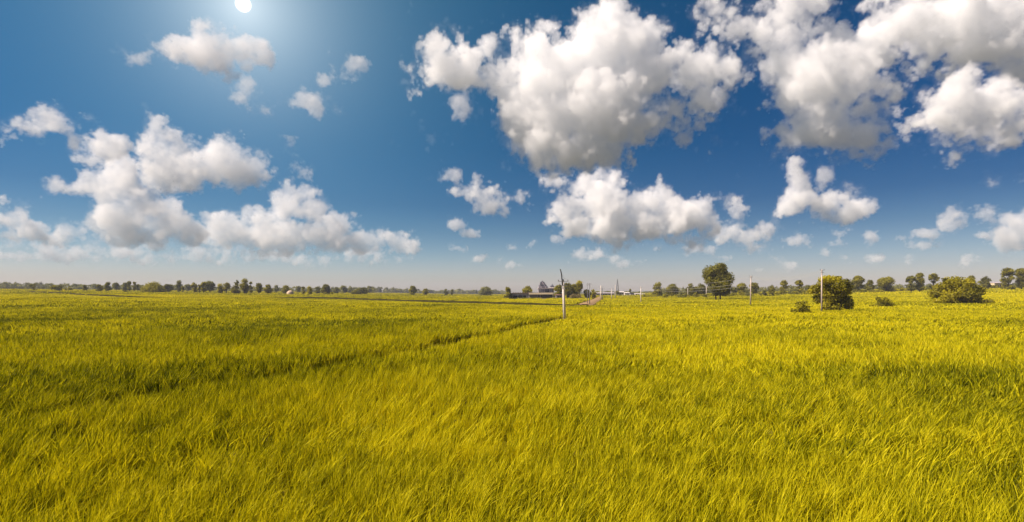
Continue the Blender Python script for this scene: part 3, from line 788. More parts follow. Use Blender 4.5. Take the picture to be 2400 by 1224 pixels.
tree('tree', 'big dome-shaped bushy tree with two humps on the left field edge', 359, 688, 661, 41, leaf='olive', D=455, group=GL,
     cl=[(350,675,11,10),(345,678,8,8),(360,667,10,6),(352,668,9,6),(362,676,14,9),(372,677,9,8),(366,683,12,5),(376,681,6,6),(355,682,8,5)])
tree('tree', 'dark two-humped tree, right hump higher, where the left trees end', 843, 691, 673, 38, leaf='dark', D=560, group=GL,
     cl=[(833,685,8,5),(828,687,5,4),(840,682,7,6),(851,680,8,7),(856,682,5,6),(846,686,9,4),(857,686,4,4)])
for a in (
 ('dark dome tree with low skirts standing alone in front of the hazy wood', 967, 691, 670, 22, 'round', 'olive', 600),
 ('small dark round tree right of the dome tree with skirts', 997, 691, 677, 17, 'round', 'olive', 620),
 ('small olive round tree in the middle of the hazy far edge', 1046, 691, 677, 13, 'round', 'grey', 680),
 ('tiny narrow tree beside the small olive round tree', 1059, 691, 679, 7, 'tall', 'grey', 760),
 ('wide pale-green dome tree alone left of the temple', 1140, 691, 672, 40, 'dome', 'grey', 700),
 ('pointed dark tree at the left end of the temple hall', 1190, 699, 673, 24, 'dome', 'olive', 375),
 ('round dark tree behind the roof of the temple hall', 1236, 693, 670, 27, 'round', 'olive', 400),
 ('leafy tree touching the right side of the temple', 1309, 699, 667, 26, 'round', 'olive', 372),
 ('broad tree behind the nearest pole, right of the temple', 1330, 699, 663, 34, 'dome', 'dark', 372),
 ('wide dark tree in the middle of the thicket by the temple', 1346, 699, 666, 30, 'dome', 'olive', 375),
 ('tallest tree of the thicket, bright top, right of the nearest pole', 1358, 699, 658, 20, 'tall', 'lime', 380),
 ('low dark tree sloping down at the right of the thicket', 1375, 699, 679, 26, 'dome', 'dark', 380),
 ('small yellow-green tree at the bend of the dirt track', 1391, 699, 678, 18, 'round', 'lime', 385),
 ('small rounded tree at the foot of the lattice tower', 1447, 693, 681, 13, 'round', 'olive', 640),
 ('tiny dark tree rising over the white sheds', 1477, 690, 677, 6, 'tall', 'dark', 760),
):
    tree('tree', a[0], a[1], a[2], a[3], a[4], form=a[5], leaf=a[6], D=a[7], group=GC, n=14)
for a in (
 ('bushy tree with a raised left hump, first of the hedgerow right of the white sheds', 1541, 697, 661, 29, 'dome', 'olive', 460),
 ('broad flat-topped tree, second of the hedgerow right of the white sheds', 1576, 697, 665, 34, 'round', 'olive', 460),
 ('long low tree left of the two-trunked tree, its leafy top level', 1619, 697, 664, 32, 'dome', 'olive', 455),
 ('tree half hidden behind the left side of the two-trunked tree', 1645, 696, 662, 30, 'round', 'dark', 455),
 ('low grey tree just right of the two-trunked tree', 1719, 693, 672, 18, 'round', 'grey', 450),
 ('umbrella-shaped tree between the two-trunked tree and a white pole', 1738, 693, 661, 28, 'umbrella', 'olive', 440),
 ('umbrella-shaped tree standing behind the white pole', 1767, 693, 660, 25, 'umbrella', 'olive', 440),
 ('small pointed tree with a dark bush at its foot', 1809, 693, 666, 18, 'dome', 'olive', 435),
 ('tree with a round head on a narrow body, left one of two', 1837, 691, 655, 22, 'umbrella', 'olive', 430),
 ('tree with a round head on a narrow body, right one of two', 1872, 691, 654, 21, 'umbrella', 'lime', 430),
 ('short grey tree left of the front tree with the pole', 1894, 690, 668, 16, 'round', 'grey', 440),
 ('tall open tree right of the front tree with the pole', 2012, 685, 644, 32, 'umbrella', 'olive', 415),
 ('low dark tree squeezed against the front tree with the pole', 1998, 686, 658, 15, 'round', 'dark', 410),
 ('egg-shaped dark tree right of the tall open tree', 2039, 686, 656, 21, 'round', 'dark', 410),
 ('broad mushroom-shaped tree on several pale stems', 2078, 685, 646, 44, 'umbrella', 'olive', 405),
 ('leaning tree with a gap of sky beside it, left one of a joined pair', 2136, 678, 643, 25, 'umbrella', 'dark', 400),
 ('tree with a pointed top, right one of a joined pair', 2156, 678, 640, 21, 'tall', 'olive', 400),
 ('round-headed tree on a bare trunk, left of the big bush', 2188, 676, 638, 25, 'umbrella', 'olive', 400),
 ('sloping tree rising behind the right shoulder of the big bush', 2275, 672, 646, 30, 'dome', 'olive', 420),
 ('tiny tree between the sloping tree and a small dark one', 2296, 669, 656, 10, 'round', 'grey', 440),
 ('small dark tree with a two-lobed top, left of the far white house', 2311, 669, 648, 22, 'round', 'dark', 420),
 ('tall tree with a mushroom crown on a bare trunk, right of the far white house', 2362, 675, 625, 33, 'umbrella', 'olive', 395),
 ('tall broad tree cut off by the right edge of the photo', 2393, 675, 624, 34, 'umbrella', 'olive', 395),
):
    tree('tree', a[0], a[1], a[2], a[3], a[4], form=a[5], leaf=a[6], D=a[7], group=GRR, n=18)

# the hedgerow's own shrubs
GH = 'shrubs at the foot of the hedgerow'
for i, (px, base, top, w, lf, lab) in enumerate((
 (1559, 698, 686, 22, 'olive', 'low shrub below the gap between the first two hedgerow trees'),
 (1598, 697, 682, 20, 'grey', 'grey shrub filling the gap left of the long low tree'),
 (1632, 697, 686, 20, 'olive', 'low shrub under the long low tree'),
 (1654, 697, 690, 15, 'dark', 'small dark bush on the field edge left of the two-trunked tree'),
 (1697, 695, 684, 26, 'olive', 'low shrub behind the trunks of the two-trunked tree'),
 (1751, 693, 682, 20, 'grey', 'shrub in the gap between the two umbrella-shaped trees'),
 (1788, 693, 680, 24, 'grey', 'grey shrub right of the umbrella-shaped tree behind the pole'),
 (1806, 693, 684, 18, 'dark', 'dark rounded bush at the foot of the small pointed tree'),
 (1826, 692, 681, 18, 'olive', 'low olive shrub left of the two round-headed trees'),
 (1854, 691, 679, 18, 'grey', 'shrub between the two round-headed trees'),
 (1886, 690, 680, 16, 'lime', 'yellow-green shrub right of the two round-headed trees'),
 (2062, 686, 678, 28, 'lime', 'low yellow-green shrub left of the mushroom-shaped tree'),
 (2112, 683, 673, 26, 'lime', 'yellow-green shrub right of the mushroom-shaped tree'),
 (2134, 682, 671, 16, 'lime', 'rounded bright shrub in front of the joined pair of trees'),
 (2165, 681, 673, 34, 'olive', 'long low shrub under the joined pair of trees'),
 (2195, 680, 670, 22, 'olive', 'low shrub left against the big bush'),
 (2298, 677, 667, 28, 'lime', 'low shrub right behind the big bush'),
 (2325, 677, 664, 32, 'olive', 'long shrub in front of the far white house'),
 (2358, 676, 664, 32, 'olive', 'shrub at the foot of the mushroom-crowned tall tree'),
 (2390, 675, 663, 26, 'olive', 'shrub at the right edge under the cut-off tree'),
)):
    tree('shrub', lab, px, base, top, w, form='bush', leaf=lf, D=(reach(px, base, 0.6) or 430) - 6, group=GH, cat='shrub', n=10, trunk=False)

# the plants that stand out in the field
tree('big_tree', 'big dark tree on two trunks alone in the field, wires passing before it', 1683, 703, 617, 66, leaf='dark', group=None, trunks=2, size=0.70, cover=1.6,
     cl=[(1668,636,14,12),(1660,646,9,10),(1684,629,14,11),(1694,632,12,12),(1676,645,16,14),(1692,648,17,14),(1702,652,11,12),(1664,658,11,10),(1678,662,14,12),(1694,665,15,12),(1706,662,8,9),(1672,673,13,8),(1686,677,15,9),(1700,677,12,10),(1707,682,8,8),(1678,685,9,7),(1694,687,10,6),(1700,641,9,9),(1708,670,7,8),(1690,623,7,6),(1664,640,8,8)])
tree('front_tree', 'bushy bright tree down to the ground, a concrete pole standing before its left side', 1949, 728, 647, 84, leaf='lime', size=0.40, cover=1.7,
     cl=[(1925,656,12,9),(1945,656,14,9),(1962,655,11,8),(1972,664,10,9),(1980,674,9,8),(1985,683,8,9),(1915,677,10,10),(1908,682,7,6),(1930,672,14,12),(1950,672,15,12),(1966,680,13,12),(1935,688,14,12),(1955,692,15,13),(1975,694,13,12),(1922,700,9,9),(1940,705,14,12),(1960,709,15,12),(1978,711,11,12),(1985,702,8,9),(1930,716,9,9),(1950,719,12,8),(1970,721,12,6),(1918,706,6,6),(1984,718,7,8)])
tree('big_bush', 'biggest round bush in the field, leafy to the ground, near the right edge', 2248, 712, 647, 118, leaf='lime', size=0.52, cover=1.6, trunk=False, twig=9,
     cl=[(2245,657,16,9),(2228,664,14,9),(2262,663,14,9),(2275,672,14,10),(2215,673,14,10),(2238,674,18,12),(2258,678,18,12),(2285,682,12,10),(2293,690,11,11),(2206,688,12,11),(2225,688,17,13),(2248,691,18,14),(2272,693,17,13),(2298,699,9,10),(2200,700,9,9),(2218,702,13,9),(2240,704,16,9),(2262,705,16,9),(2284,704,14,9),(2196,706,6,5),(2298,706,8,5),(2206,662,5,5),(2219,656,5,5)])
tree('bush', 'loose open bush with few leaves, left of the front tree with the pole', 1876, 733, 704, 44, leaf='olive', size=0.34, cover=0.5, trunk=False, twig=10, group=GB, cat='bush',
     cl=[(1876,712,8,6),(1886,713,8,7),(1868,718,8,6),(1880,722,10,7),(1892,722,7,6),(1864,727,8,5),(1878,729,10,5),(1890,729,8,5),(1857,728,5,4),(1896,728,4,4),(1871,710,5,5),(1888,708,5,4)])
tree('bush', 'low feathery bush between the front tree and the big bush', 2069, 719, 696, 46, leaf='olive', size=0.34, cover=0.6, trunk=False, twig=10, group=GB, cat='bush',
     cl=[(2066,703,9,6),(2078,703,9,6),(2088,709,8,7),(2070,711,11,7),(2058,714,8,5),(2050,717,6,3),(2082,714,9,5),(2054,704,4,6),(2062,699,4,4),(2090,714,5,4)])
tree('bush', 'tiny dark bush in the crop before the wide clump of trees, left one of two', 761, 692, 683, 10, form='bush', leaf='olive', D=500, trunk=False, group=GB, cat='bush', n=6)
tree('bush', 'tiny dark bush in the crop before the wide clump of trees, right one of two', 778, 692, 684, 8, form='bush', leaf='olive', D=500, trunk=False, group=GB, cat='bush', n=6)
tree('bush', 'low ragged bush in the crop before the narrow column trees', 294, 686, 680, 16, form='bush', leaf='olive', D=440, trunk=False, group=GB, cat='bush', n=6)
tree('bush', 'low straw-coloured reed clump below the thicket by the temple', 1350, 699, 687, 34, form='bush', leaf='dry', D=362, trunk=False, group=GB, cat='bush', n=8)

# the far woods, read as one mass each
def wood(x0, x1, D, rowtop, var, leaf, seed, step, base=None):
    r = np.random.default_rng(seed); C = []
    px = x0
    while px < x1:
        p = spot(px, D); top = rowtop(px) + var * r.normal()
        z1 = CAM_H + (HOR - top) / F * D; s = step / F * D * r.uniform(0.7, 1.5)
        hgt = max(z1 - p.z, 2.0)
        C.append((p.x, p.y + r.uniform(-25, 25), p.z + hgt * 0.35, s, s * 2, hgt * 0.5))
        C.append((p.x + r.normal() * s, p.y + r.uniform(-25, 25), p.z + hgt * 0.8, s * 0.6, s, hgt * 0.22))
        px += step * r.uniform(0.5, 1.1)
    Q, T = leaves(C, 2.1 * D / 1000, int(len(C) * 110), r)
    o = quads_obj('distant_wood', Q, LEAF[leaf], None, T)
    prop(o, 'far-off wood fading blue in the haze', 'wood', kind='stuff')
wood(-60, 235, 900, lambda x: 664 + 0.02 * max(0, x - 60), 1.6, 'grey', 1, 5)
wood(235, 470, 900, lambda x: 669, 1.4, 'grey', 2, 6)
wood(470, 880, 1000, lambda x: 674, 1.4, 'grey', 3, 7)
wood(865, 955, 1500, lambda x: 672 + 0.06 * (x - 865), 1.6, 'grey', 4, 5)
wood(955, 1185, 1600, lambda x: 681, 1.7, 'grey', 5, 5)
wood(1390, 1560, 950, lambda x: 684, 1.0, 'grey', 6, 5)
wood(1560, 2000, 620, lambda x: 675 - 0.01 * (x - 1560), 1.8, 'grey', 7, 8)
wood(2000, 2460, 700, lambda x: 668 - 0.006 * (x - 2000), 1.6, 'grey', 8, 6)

def undergrowth():
    r = np.random.default_rng(11); C = []
    ex = np.array([1500, 1650, 1750, 1860, 1960, 2050, 2150, 2250, 2420]); er = np.array([697, 697, 693, 691, 688, 686, 681, 678, 676])
    px = 1508.0
    while px < 2440:
        D = (reach(px, float(np.interp(px, ex, er)), 0.6) or 430) + r.uniform(2, 22)
        p = spot(px, D); h = 2.6 * r.uniform(0.5, 1.35); s = r.uniform(1.2, 2.8)
        C.append((p.x, p.y, p.z + h * 0.45, s, s, h * 0.55)); px += r.uniform(1.5, 4.5)
    Q, T = leaves(C, 0.8, len(C) * 75, r)
    prop(quads_obj('undergrowth', Q, LEAF['olive'], None, T), 'rough low growth along the foot of the hedgerow', 'undergrowth', kind='stuff')
undergrowth()
# ------------------------------------------------------------------ poles, wires, tower, temple, sheds
CONC = rough_mat('pale concrete', (0.66, 0.57, 0.49), (0.84, 0.74, 0.66), scale=4)
CONC2 = rough_mat('weathered concrete', (0.46, 0.37, 0.31), (0.62, 0.51, 0.44), scale=3)
DARKM = rough_mat('dark tarred wood', (0.025, 0.02, 0.016), (0.06, 0.05, 0.04), scale=6)
STEEL = rough_mat('galvanised steel', (0.16, 0.16, 0.17), (0.28, 0.28, 0.29), scale=8, rough=0.6)
CERAM = rough_mat('brown insulator', (0.05, 0.025, 0.018), (0.09, 0.045, 0.03), scale=9, rough=0.4)
WIRE = rough_mat('aluminium wire', (0.42, 0.40, 0.36), (0.55, 0.53, 0.48), scale=9, rough=0.5)
WHITE = rough_mat('weathered whitewash', (0.50, 0.44, 0.41), (0.72, 0.65, 0.61), scale=0.6)
CREAM = rough_mat('cream paint', (0.70, 0.55, 0.34), (0.80, 0.66, 0.44), scale=0.8)
LILAC = rough_mat('faded lilac plaster', (0.30, 0.26, 0.29), (0.48, 0.42, 0.44), scale=0.5)
SLATE = rough_mat('dark stone', (0.08, 0.08, 0.10), (0.17, 0.17, 0.20), scale=0.9)
GLASSD = rough_mat('dark opening', (0.012, 0.010, 0.014), (0.03, 0.026, 0.032), scale=1.0)
RUST = rough_mat('red-brown roofing', (0.16, 0.09, 0.065), (0.25, 0.15, 0.11), scale=0.7)
HAY = rough_mat('dried straw', (0.50, 0.36, 0.24), (0.66, 0.50, 0.36), scale=1.2, bump=0.6)
DIRT = rough_mat('dry dirt', (0.22, 0.14, 0.07), (0.36, 0.24, 0.13), scale=0.4, bump=0.5)

def zrow(row, D): return CAM_H + (HOR - row) / F * D
def xcol(px, D): return (px - CX) / F * D

# main pole and its dark post
def pole(label, px, base, top, wpx, D=None, arms=(), mat=CONC, lean=0.0, name='utility_pole', group='power poles in the field', cat='utility pole', yaw=0.0, pins=True, square=False):
    if D is None: D = reach(px, base, 0.55)
    p = spot(px, D); H = zrow(top, D) - p.z; w = wpx / F * D / 2
    t = empty(name, p); prop(t, label, cat, group)
    MB().tube([(0, 0, -0.3), (lean * 0.5, 0, H * 0.5), (lean, 0, H)], [w * 1.15, w * 0.95, w * 0.75], 4 if square else 10).build('shaft', mat, t, True)
    tops = []
    cy, sy = math.cos(yaw), math.sin(yaw)
    for (frac, half, n) in arms:
        z = H * frac; lx = lean * frac
        m = MB(); m.tube([(lx - half * cy, -half * sy - w, z), (lx + half * cy, half * sy - w, z)], 0.04, 6); m.build('crossarm', STEEL, t)
        for k in range(n):
            q = -half + 2 * half * k / (n - 1) if n > 1 else 0
            x, y = lx + q * 0.94 * cy, q * 0.94 * sy - w
            MB().lathe([(0.02, 0), (0.06, 0.05), (0.03, 0.08), (0.055, 0.13), (0.03, 0.18)], (x, y, z + 0.05), 8).build('insulator', CERAM, t, True)
            tops.append(Vector((p.x + x, p.y + y, p.z + z + 0.22)))
    return t, tops, p, H

P1, P1t, p1, H1 = pole('nearest and largest pale pole, a dark timber bolted to its top', 1324, 748, 655, 6.4, arms=((0.955, 0.75, 2), (0.86, 0.55, 2)), lean=-0.30)
d1 = p1.y
m = MB(); m.tube([(-0.36, -0.12, H1 * 0.86), (-0.52, -0.12, zrow(642, d1) - p1.z), (-0.70, -0.12, zrow(631, d1) - p1.z)], [0.09, 0.08, 0.07], 6)
m.build('timber_top', DARKM, P1, True)
m = MB(); m.box(-0.52, -0.14, -0.22, 0.12, H1 * 0.965, H1 * 0.985); m.build('clamp', STEEL, P1)
P2, P2t, p2, H2 = pole('thin dark pole with a forked head by the dirt track', 1382, 712, 664, 1.9, arms=((0.965, 0.9, 3),), mat=STEEL)
pole('bare thin pole close left of the forked pole', 1377, 711, 667, 1.3, arms=((0.97, 0.3, 2),), mat=STEEL)
P3, P3t, p3, H3 = pole('pole with a wide arm on the bend of the dirt track', 1408, 703, 670, 2.6, arms=((0.93, 1.3, 3), (0.78, 0.9, 2)))
pole('short pole with lopsided arms right beside the track-bend pole', 1412, 702, 674, 1.7, arms=((0.9, 1.2, 2),), mat=STEEL)
pole('pale pole with a small arm, left of the lattice tower', 1433.5, 702, 676, 1.6, arms=((0.96, 1.4, 3),))
pole('slim pole standing against the lattice tower', 1442, 700, 668, 1.5, arms=((0.94, 1.2, 2),))
P6, P6t, p6, H6 = pole('plain white pole in the field between the white sheds and the two-trunked tree', 1502, 709, 672, 2.0, arms=((0.955, 0.45, 3),))
P7, P7t, p7, H7 = pole('straight white pole right of the two-trunked tree', 1759, 715, 647, 2.7, mat=CONC2, arms=((0.985, 0.5, 2), (0.945, 0.45, 1)), lean=0.15)
P8, P8t, p8, H8 = pole('pale pole with brackets standing before the front tree', 1926, 730, 632, 3.4, mat=CONC2, arms=((0.985, 0.45, 2), (0.93, 0.40, 1)))
pole('thin pole left of the two-trunked tree on the field edge', 1655.5, 697, 671, 1.4, D=430, arms=((0.95, 0.6, 2),))
pole('thin pale pole right of the two-trunked tree', 1713, 694, 677, 1.3, D=430, arms=((0.95, 0.5, 2),))
pole('thin pole in front of the long low hedgerow tree', 1612, 698, 675, 1.2, D=440, arms=((0.95, 0.5, 2),))

def wire(label, a, b, sag, r=0.022, group='wires strung between the poles'):
    n = 18; pts = [a.lerp(b, i / n) + Vector((0, 0, -sag * 4 * (i / n) * (1 - i / n))) for i in range(n + 1)]
    m = MB(); m.tube(pts, r, 5); o = m.build('power_line', WIRE, None, True)
    prop(o, label, 'wire', group)
nm = ('upper', 'middle', 'lowest')
def pick(p, H, dx, fr): return Vector((p.x + dx, p.y - 0.2, p.z + H * fr))
for k, (f6, f7, f8) in enumerate(((0.97, 0.965, 0.965), (0.72, 0.80, 0.90), (0.50, 0.70, 0.84))):
    wire(nm[k] + ' wire crossing before the two-trunked tree', pick(p6, H6, 0.3, f6 if k == 0 else 0.955 - 0.05 * k), pick(p7, H7, 0.2, f7), 0.9 + 0.25 * k, 0.020)
    wire(nm[k] + ' wire between the straight white pole and the bracket pole', pick(p7, H7, 0.2, 0.985 - 0.03 * k), pick(p8, H8, 0.0, 0.985 - 0.03 * k), 1.1, 0.015)
for k in range(2):
    wire(('upper', 'lower')[k] + ' wire from the nearest pole to the forked pole', P1t[1 + 2 * k], P2t[k + 1], 3.0 + k, 0.014)
    wire(('upper', 'lower')[k] + ' wire from the forked pole to the track-bend pole', P2t[k], P3t[k], 1.6, 0.02)
wire('slack dark lead hanging from the timber on the nearest pole', Vector((p1.x - 0.62, p1.y - 0.12, zrow(638, d1))), P1t[1], 0.35, 0.016)

# short stump of a post at the right foot of the front tree
Ds = reach(1993, 727, 0.4); ps = spot(1993, Ds); hs_ = zrow(708, Ds) - ps.z
t = empty('boundary_stone', ps); prop(t, 'short pink-white leaning post at the foot of the front tree', 'post')
w = 3.2 / F * Ds / 2
MB().tube([(0, 0, -0.2), (0.03, 0, hs_ * 0.5), (0.10, 0, hs_)], [w * 1.2, w, w * 0.9], 4).build('post_shaft', CONC, t)
MB().tube([(0.10, 0, hs_), (0.11, 0, hs_ + 0.10)], [w * 1.15, w * 0.5], 4).build('post_cap', CONC, t)

# small posts of a plot, right of the lattice tower
r_ = np.random.default_rng(5)
protoP = None
PL = ['fence post below the small tree at the lattice tower', 'fence post between the lattice tower and the white sheds', 'short yellow-white fence post, left end of the white sheds', 'taller fence post, left end of the white sheds',
      'fence post before the first white shed', 'fence post before the middle of the white sheds', 'leaning fence post before the middle of the white sheds', 'fence post left of the dark hut', 'fence post before the left side of the dark hut',
      'fence post before the right side of the dark hut', 'fence post right of the dark hut', 'fence post right of the white sheds', 'fence post left of the plain white pole', 'fence post right of the plain white pole']
for i, px in enumerate((1449, 1453.5, 1459.5, 1463, 1468, 1472, 1475, 1478, 1482, 1486, 1490, 1495, 1499, 1508)):
    D = 560 + float(r_.uniform(-25, 25)); p = spot(px, D)
    if protoP is None:
        protoP = empty('fence_post', p)
        MB().tube([(0, 0, -0.2), (0, 0, 2.2)], [0.26, 0.2], 4).build('post_shaft', WHITE, protoP)
        MB().tube([(0, 0, 2.2), (0, 0, 2.35)], [0.24, 0.08], 4).build('post_cap', WHITE, protoP)
        o = protoP
    else:
        o = protoP.copy(); COL.objects.link(o); o.location = p
        for ch in list(protoP.children):
            q = ch.copy(); COL.objects.link(q); q.parent = o
    o.scale = (1, 1, float(r_.uniform(0.7, 1.15)))
    prop(o, PL[i], 'fence post', 'posts of a fenced plot before the white sheds')

# lattice tower
D = 700; p = spot(1447, D); Ht = zrow(653, D) - p.z; bw = 4.0 / F * D
t = empty('lattice_tower', p); prop(t, 'tall tapering lattice tower among the white sheds', 'tower')
def tp(k, q):
    s = bw * (1 - 0.86 * q); return Vector(((-s, s, s, -s)[k], (-s, -s, s, s)[k], Ht * q * 0.94))
for k in range(4): MB().tube([tp(k, 0), tp(k, 1)], 0.16, 4).build('leg', STEEL, t)
m = MB(); nb = 9
for j in range(nb):
    q0, q1 = j / nb, (j + 1) / nb
    for k in range(4):
        k2 = (k + 1) % 4
        m.tube([tp(k, q0), tp(k2, q1)], 0.09, 3, False); m.tube([tp(k2, q0), tp(k, q1)], 0.09, 3, False); m.tube([tp(k, q1), tp(k2, q1)], 0.09, 3, False)
m.build('bracing', STEEL, t)
MB().tube([(0, 0, Ht * 0.92), (0, 0, Ht)], [0.15, 0.05], 5).build('mast_tip', STEEL, t)

# ---- temple: hall, gate tower, shrine
D = reach(1250, 700.5, 0.1)
def tx(px): return (px - 1250) / F * D
p0 = spot(1250, D); u = D / F                       # metres per column
def tzr(row): return zrow(row, D) - p0.z
hall = empty('temple_hall', p0); prop(hall, 'long low hall with dark open front and cream eaves, before the temple tower', 'hall')
dep = 9.0
m = MB()
m.box(tx(1188), tx(1318), dep - 0.3, dep, -0.2, tzr(688.5))                 # back wall
m.box(tx(1188), tx(1189.2), 0, dep - 0.3, -0.2, tzr(688)); m.box(tx(1316.5), tx(1318), 0, dep - 0.3, -0.2, tzr(690))
m.box(tx(1189.2), tx(1237), 0, 0.25, tzr(692.5), tzr(688)); m.box(tx(1189.2), tx(1237), 0, 0.25, -0.2, tzr(699.3))
for a, b in ((1189.2, 1191), (1200.5, 1202.5), (1213, 1214), (1225, 1226), (1233, 1238.5)): m.box(tx(a), tx(b), 0, 0.25, tzr(699.3), tzr(692.5))
m.box(tx(1296), tx(1316.5), 0.1, 0.35, -0.2, tzr(690)); m.box(tx(1240.5), tx(1262), 4.2, 4.5, -0.2, tzr(689))
m.build('wall', LILAC, hall)
for (a, b) in ((1191, 1200.5), (1202.5, 1213), (1214, 1225), (1226, 1233)):
    f = MB(); f.box(tx(a), tx(b), 0.16, 0.24, tzr(699.3), tzr(692.5)); f = f.build('window', GLASSD, hall)
    f = [(tx(a), tx(b))]
for a, lab in ((1188.6, 0), (1239.8, 0), (1266, 0), (1296, 0)):
    MB().box(tx(a - 1.0), tx(a + 1.0), -0.35, -0.02, -0.2, tzr(688.6)).build('column', WHITE if a != 1266 else LILAC, hall)
MB().box(tx(1240.8), tx(1296), 5.6, 5.8, -0.1, tzr(690)).build('inner_partition', SLATE, hall)
MB().box(tx(1187.5), tx(1239.2), -0.6, dep + 0.3, tzr(687.9), tzr(686.6)).build('roof', RUST, hall)
rf = MB().box(tx(1239.4), tx(1296.6), -1.6, dep + 0.3, tzr(688.4), tzr(686.4)).build('canopy', LILAC, hall)
MB().add([(tx(1239.4), -1.75, tzr(690.4)), (tx(1296.6), -1.75, tzr(690.2)), (tx(1296.6), -1.62, tzr(686.2)), (tx(1239.4), -1.62, tzr(686.6)),
          (tx(1239.4), -1.60, tzr(690.4)), (tx(1296.6), -1.60, tzr(690.2)), (tx(1296.6), -1.50, tzr(686.2)), (tx(1239.4), -1.50, tzr(686.6))],
         [(0,1,2,3),(7,6,5,4),(0,4,5,1),(1,5,6,2),(2,6,7,3),(3,7,4,0)]).build('eaves', CREAM, rf)
m = MB()
for a in np.linspace(1203, 1288, 22): m.box(tx(a), tx(a + 1.2), 2.0, 2.3, tzr(686.35), tzr(685.1 - 0.4 * math.sin(a)))
m.build('parapet', RUST, hall)
MB().box(tx(1190), tx(1312), -3.0, -1.9, -0.2, 0.35).build('plinth', WHITE, hall)

tw = empty('temple_tower', spot(1273, D + 14)); tw.location.x = xcol(1273, D + 14)
prop(tw, 'stepped stone temple tower rising behind the low hall', 'temple tower')
D2 = D + 14
def sx(px): return (px - 1273) / F * D2
def sz(row): return zrow(row, D2) - tw.location.z
m = MB(); m.box(sx(1262), sx(1299), 0, 9, -0.2, sz(676.5)); m.build('body', LILAC, tw)
for a, b in ((1264.5, 1268.5), (1278, 1288), (1290.5, 1292), (1294.5, 1296)):
    MB().box(sx(a), sx(b), -0.08, -0.003, sz(685), sz(678)).build('niche', SLATE if a > 1270 else WHITE, tw)
for a in (1262.4, 1270.5, 1276.5, 1289, 1293.2, 1298): MB().box(sx(a - 0.7), sx(a + 0.7), -0.35, -0.004, sz(686), sz(676.8)).build('pilaster', WHITE, tw)
MB().box(sx(1260.5), sx(1300.5), -0.7, 9.5, sz(676.5), sz(675.2)).build('cornice', WHITE, tw)
lv = [(1263.2, 1284, 675.2, 671.6), (1264.2, 1281.5, 671.6, 668.2), (1265.4, 1279.2, 668.2, 665.2), (1266.6, 1277.2, 665.2, 662.4)]
for i, (a, b, r0, r1) in enumerate(lv):
    k = MB(); inset = 0.6 * i
    k.box(sx(a), sx(b), 0.6 + inset, 8 - inset, sz(r0), sz(r1) - 0.25)
    k.box(sx(a - 0.5), sx(b + 0.5), 0.35 + inset, 8.3 - inset, sz(r1) - 0.25, sz(r1))
    tier = k.build('tier', (LILAC, SLATE, LILAC, SLATE)[i], tw)
    n = max(2, 6 - i)
    for j in range(n):
        cx_ = sx(a) + (sx(b) - sx(a)) * (j + 0.5) / n
        MB().lathe([(0.42, 0), (0.5, 0.35), (0.30, 0.75), (0.34, 0.95), (0.10, 1.35)], (cx_, 0.25 + inset, sz(r0) - 0.05), 7).build('ornament', (SLATE, LILAC, SLATE)[(i + j) % 3], tier, True)
MB().lathe([(1.3, 0), (1.5, 0.3), (1.2, 0.7), (0.5, 0.95), (0.55, 1.15), (0.08, 1.6)], (sx(1271.5), 4, sz(662.5)), 10).build('finial', SLATE, tw, True)
sh = empty('shrine_dome', spot(1294, D + 16)); sh.location.z = sz(675.2) + tw.location.z + 0.002; sh.location.y = D2 + 4
sh.location.x = xcol(1294, D2 + 4); prop(sh, 'small dark shrine with pointed dome on the right end of the temple roof', 'shrine')
MB().box(-1.5, 1.5, -1.5, 1.5, 0, 0.7).build('shrine_base', WHITE, sh)
MB().lathe([(1.25, 0.7), (1.45, 1.1), (1.2, 1.7), (0.6, 2.2), (0.22, 2.4), (0.3, 2.6), (0.05, 3.1)], (0, 0, 0), 12).build('dome', SLATE, sh, True)
for q in (-1.25, 1.25): MB().lathe([(0.22, 0), (0.34, 0.3), (0.2, 0.7), (0.04, 1.0)], (q, -1.2, 0.7), 8).build('corner_turret', SLATE, sh, True)

# small yard wall and huts right of the temple, under the trees
def hut(name, label, x0, x1, base, top, D, wall, roof, doors=(), cat='shed', rise=1.0, dp=6.0, group=None):
    pc_ = spot((x0 + x1) / 2, D); W2 = (x1 - x0) / F * D / 2; Hh = zrow(top, D) - pc_.z
    t = empty(name, pc_); prop(t, label, cat, group)
    we = Hh - rise
    m = MB()
    m.box(-W2, W2, 0, dp, -0.3, we); m.build('wall', wall, t)
    m = MB(); e = 0.35
    m.add([(-W2 - e, -e, we + 0.003), (W2 + e, -e, we + 0.003), (W2 + e, dp + e, we + 0.003), (-W2 - e, dp + e, we + 0.003), (-W2 - e, dp / 2, Hh), (W2 + e, dp / 2, Hh)],
          [(0,1,5,4),(2,3,4,5),(0,4,3),(1,2,5),(3,2,1,0)]); m.build('roof', roof, t)
    for (q, w_, h0, h1, nmx) in doors:
        MB().box(q * W2 - w_ / 2, q * W2 + w_ / 2, -0.05, -0.004, h0 * we, h1 * we).build(nmx, GLASSD, t)
    return t
G5 = 'white sheds on the far side of the field'
hut('white_shed', 'long low white shed behind the track-bend pole', 1397, 1440, 693, 685.5, 640, WHITE, LILAC, [(-0.8, 2, 0, .6, 'door'), (-0.5, 2.4, .3, .7, 'window'), (-0.2, 2.4, .3, .7, 'window'), (0.1, 2.4, .3, .7, 'window'), (0.45, 2.4, .3, .7, 'window'), (0.75, 2, 0, .6, 'door')], group=G5, dp=10)
hut('white_shed', 'white gabled shed right of the lattice tower', 1451, 1463, 693, 683, 660, WHITE, WHITE, [(-0.3, 1.6, 0, .7, 'door'), (0.45, 1.4, .35, .75, 'window')], group=G5)
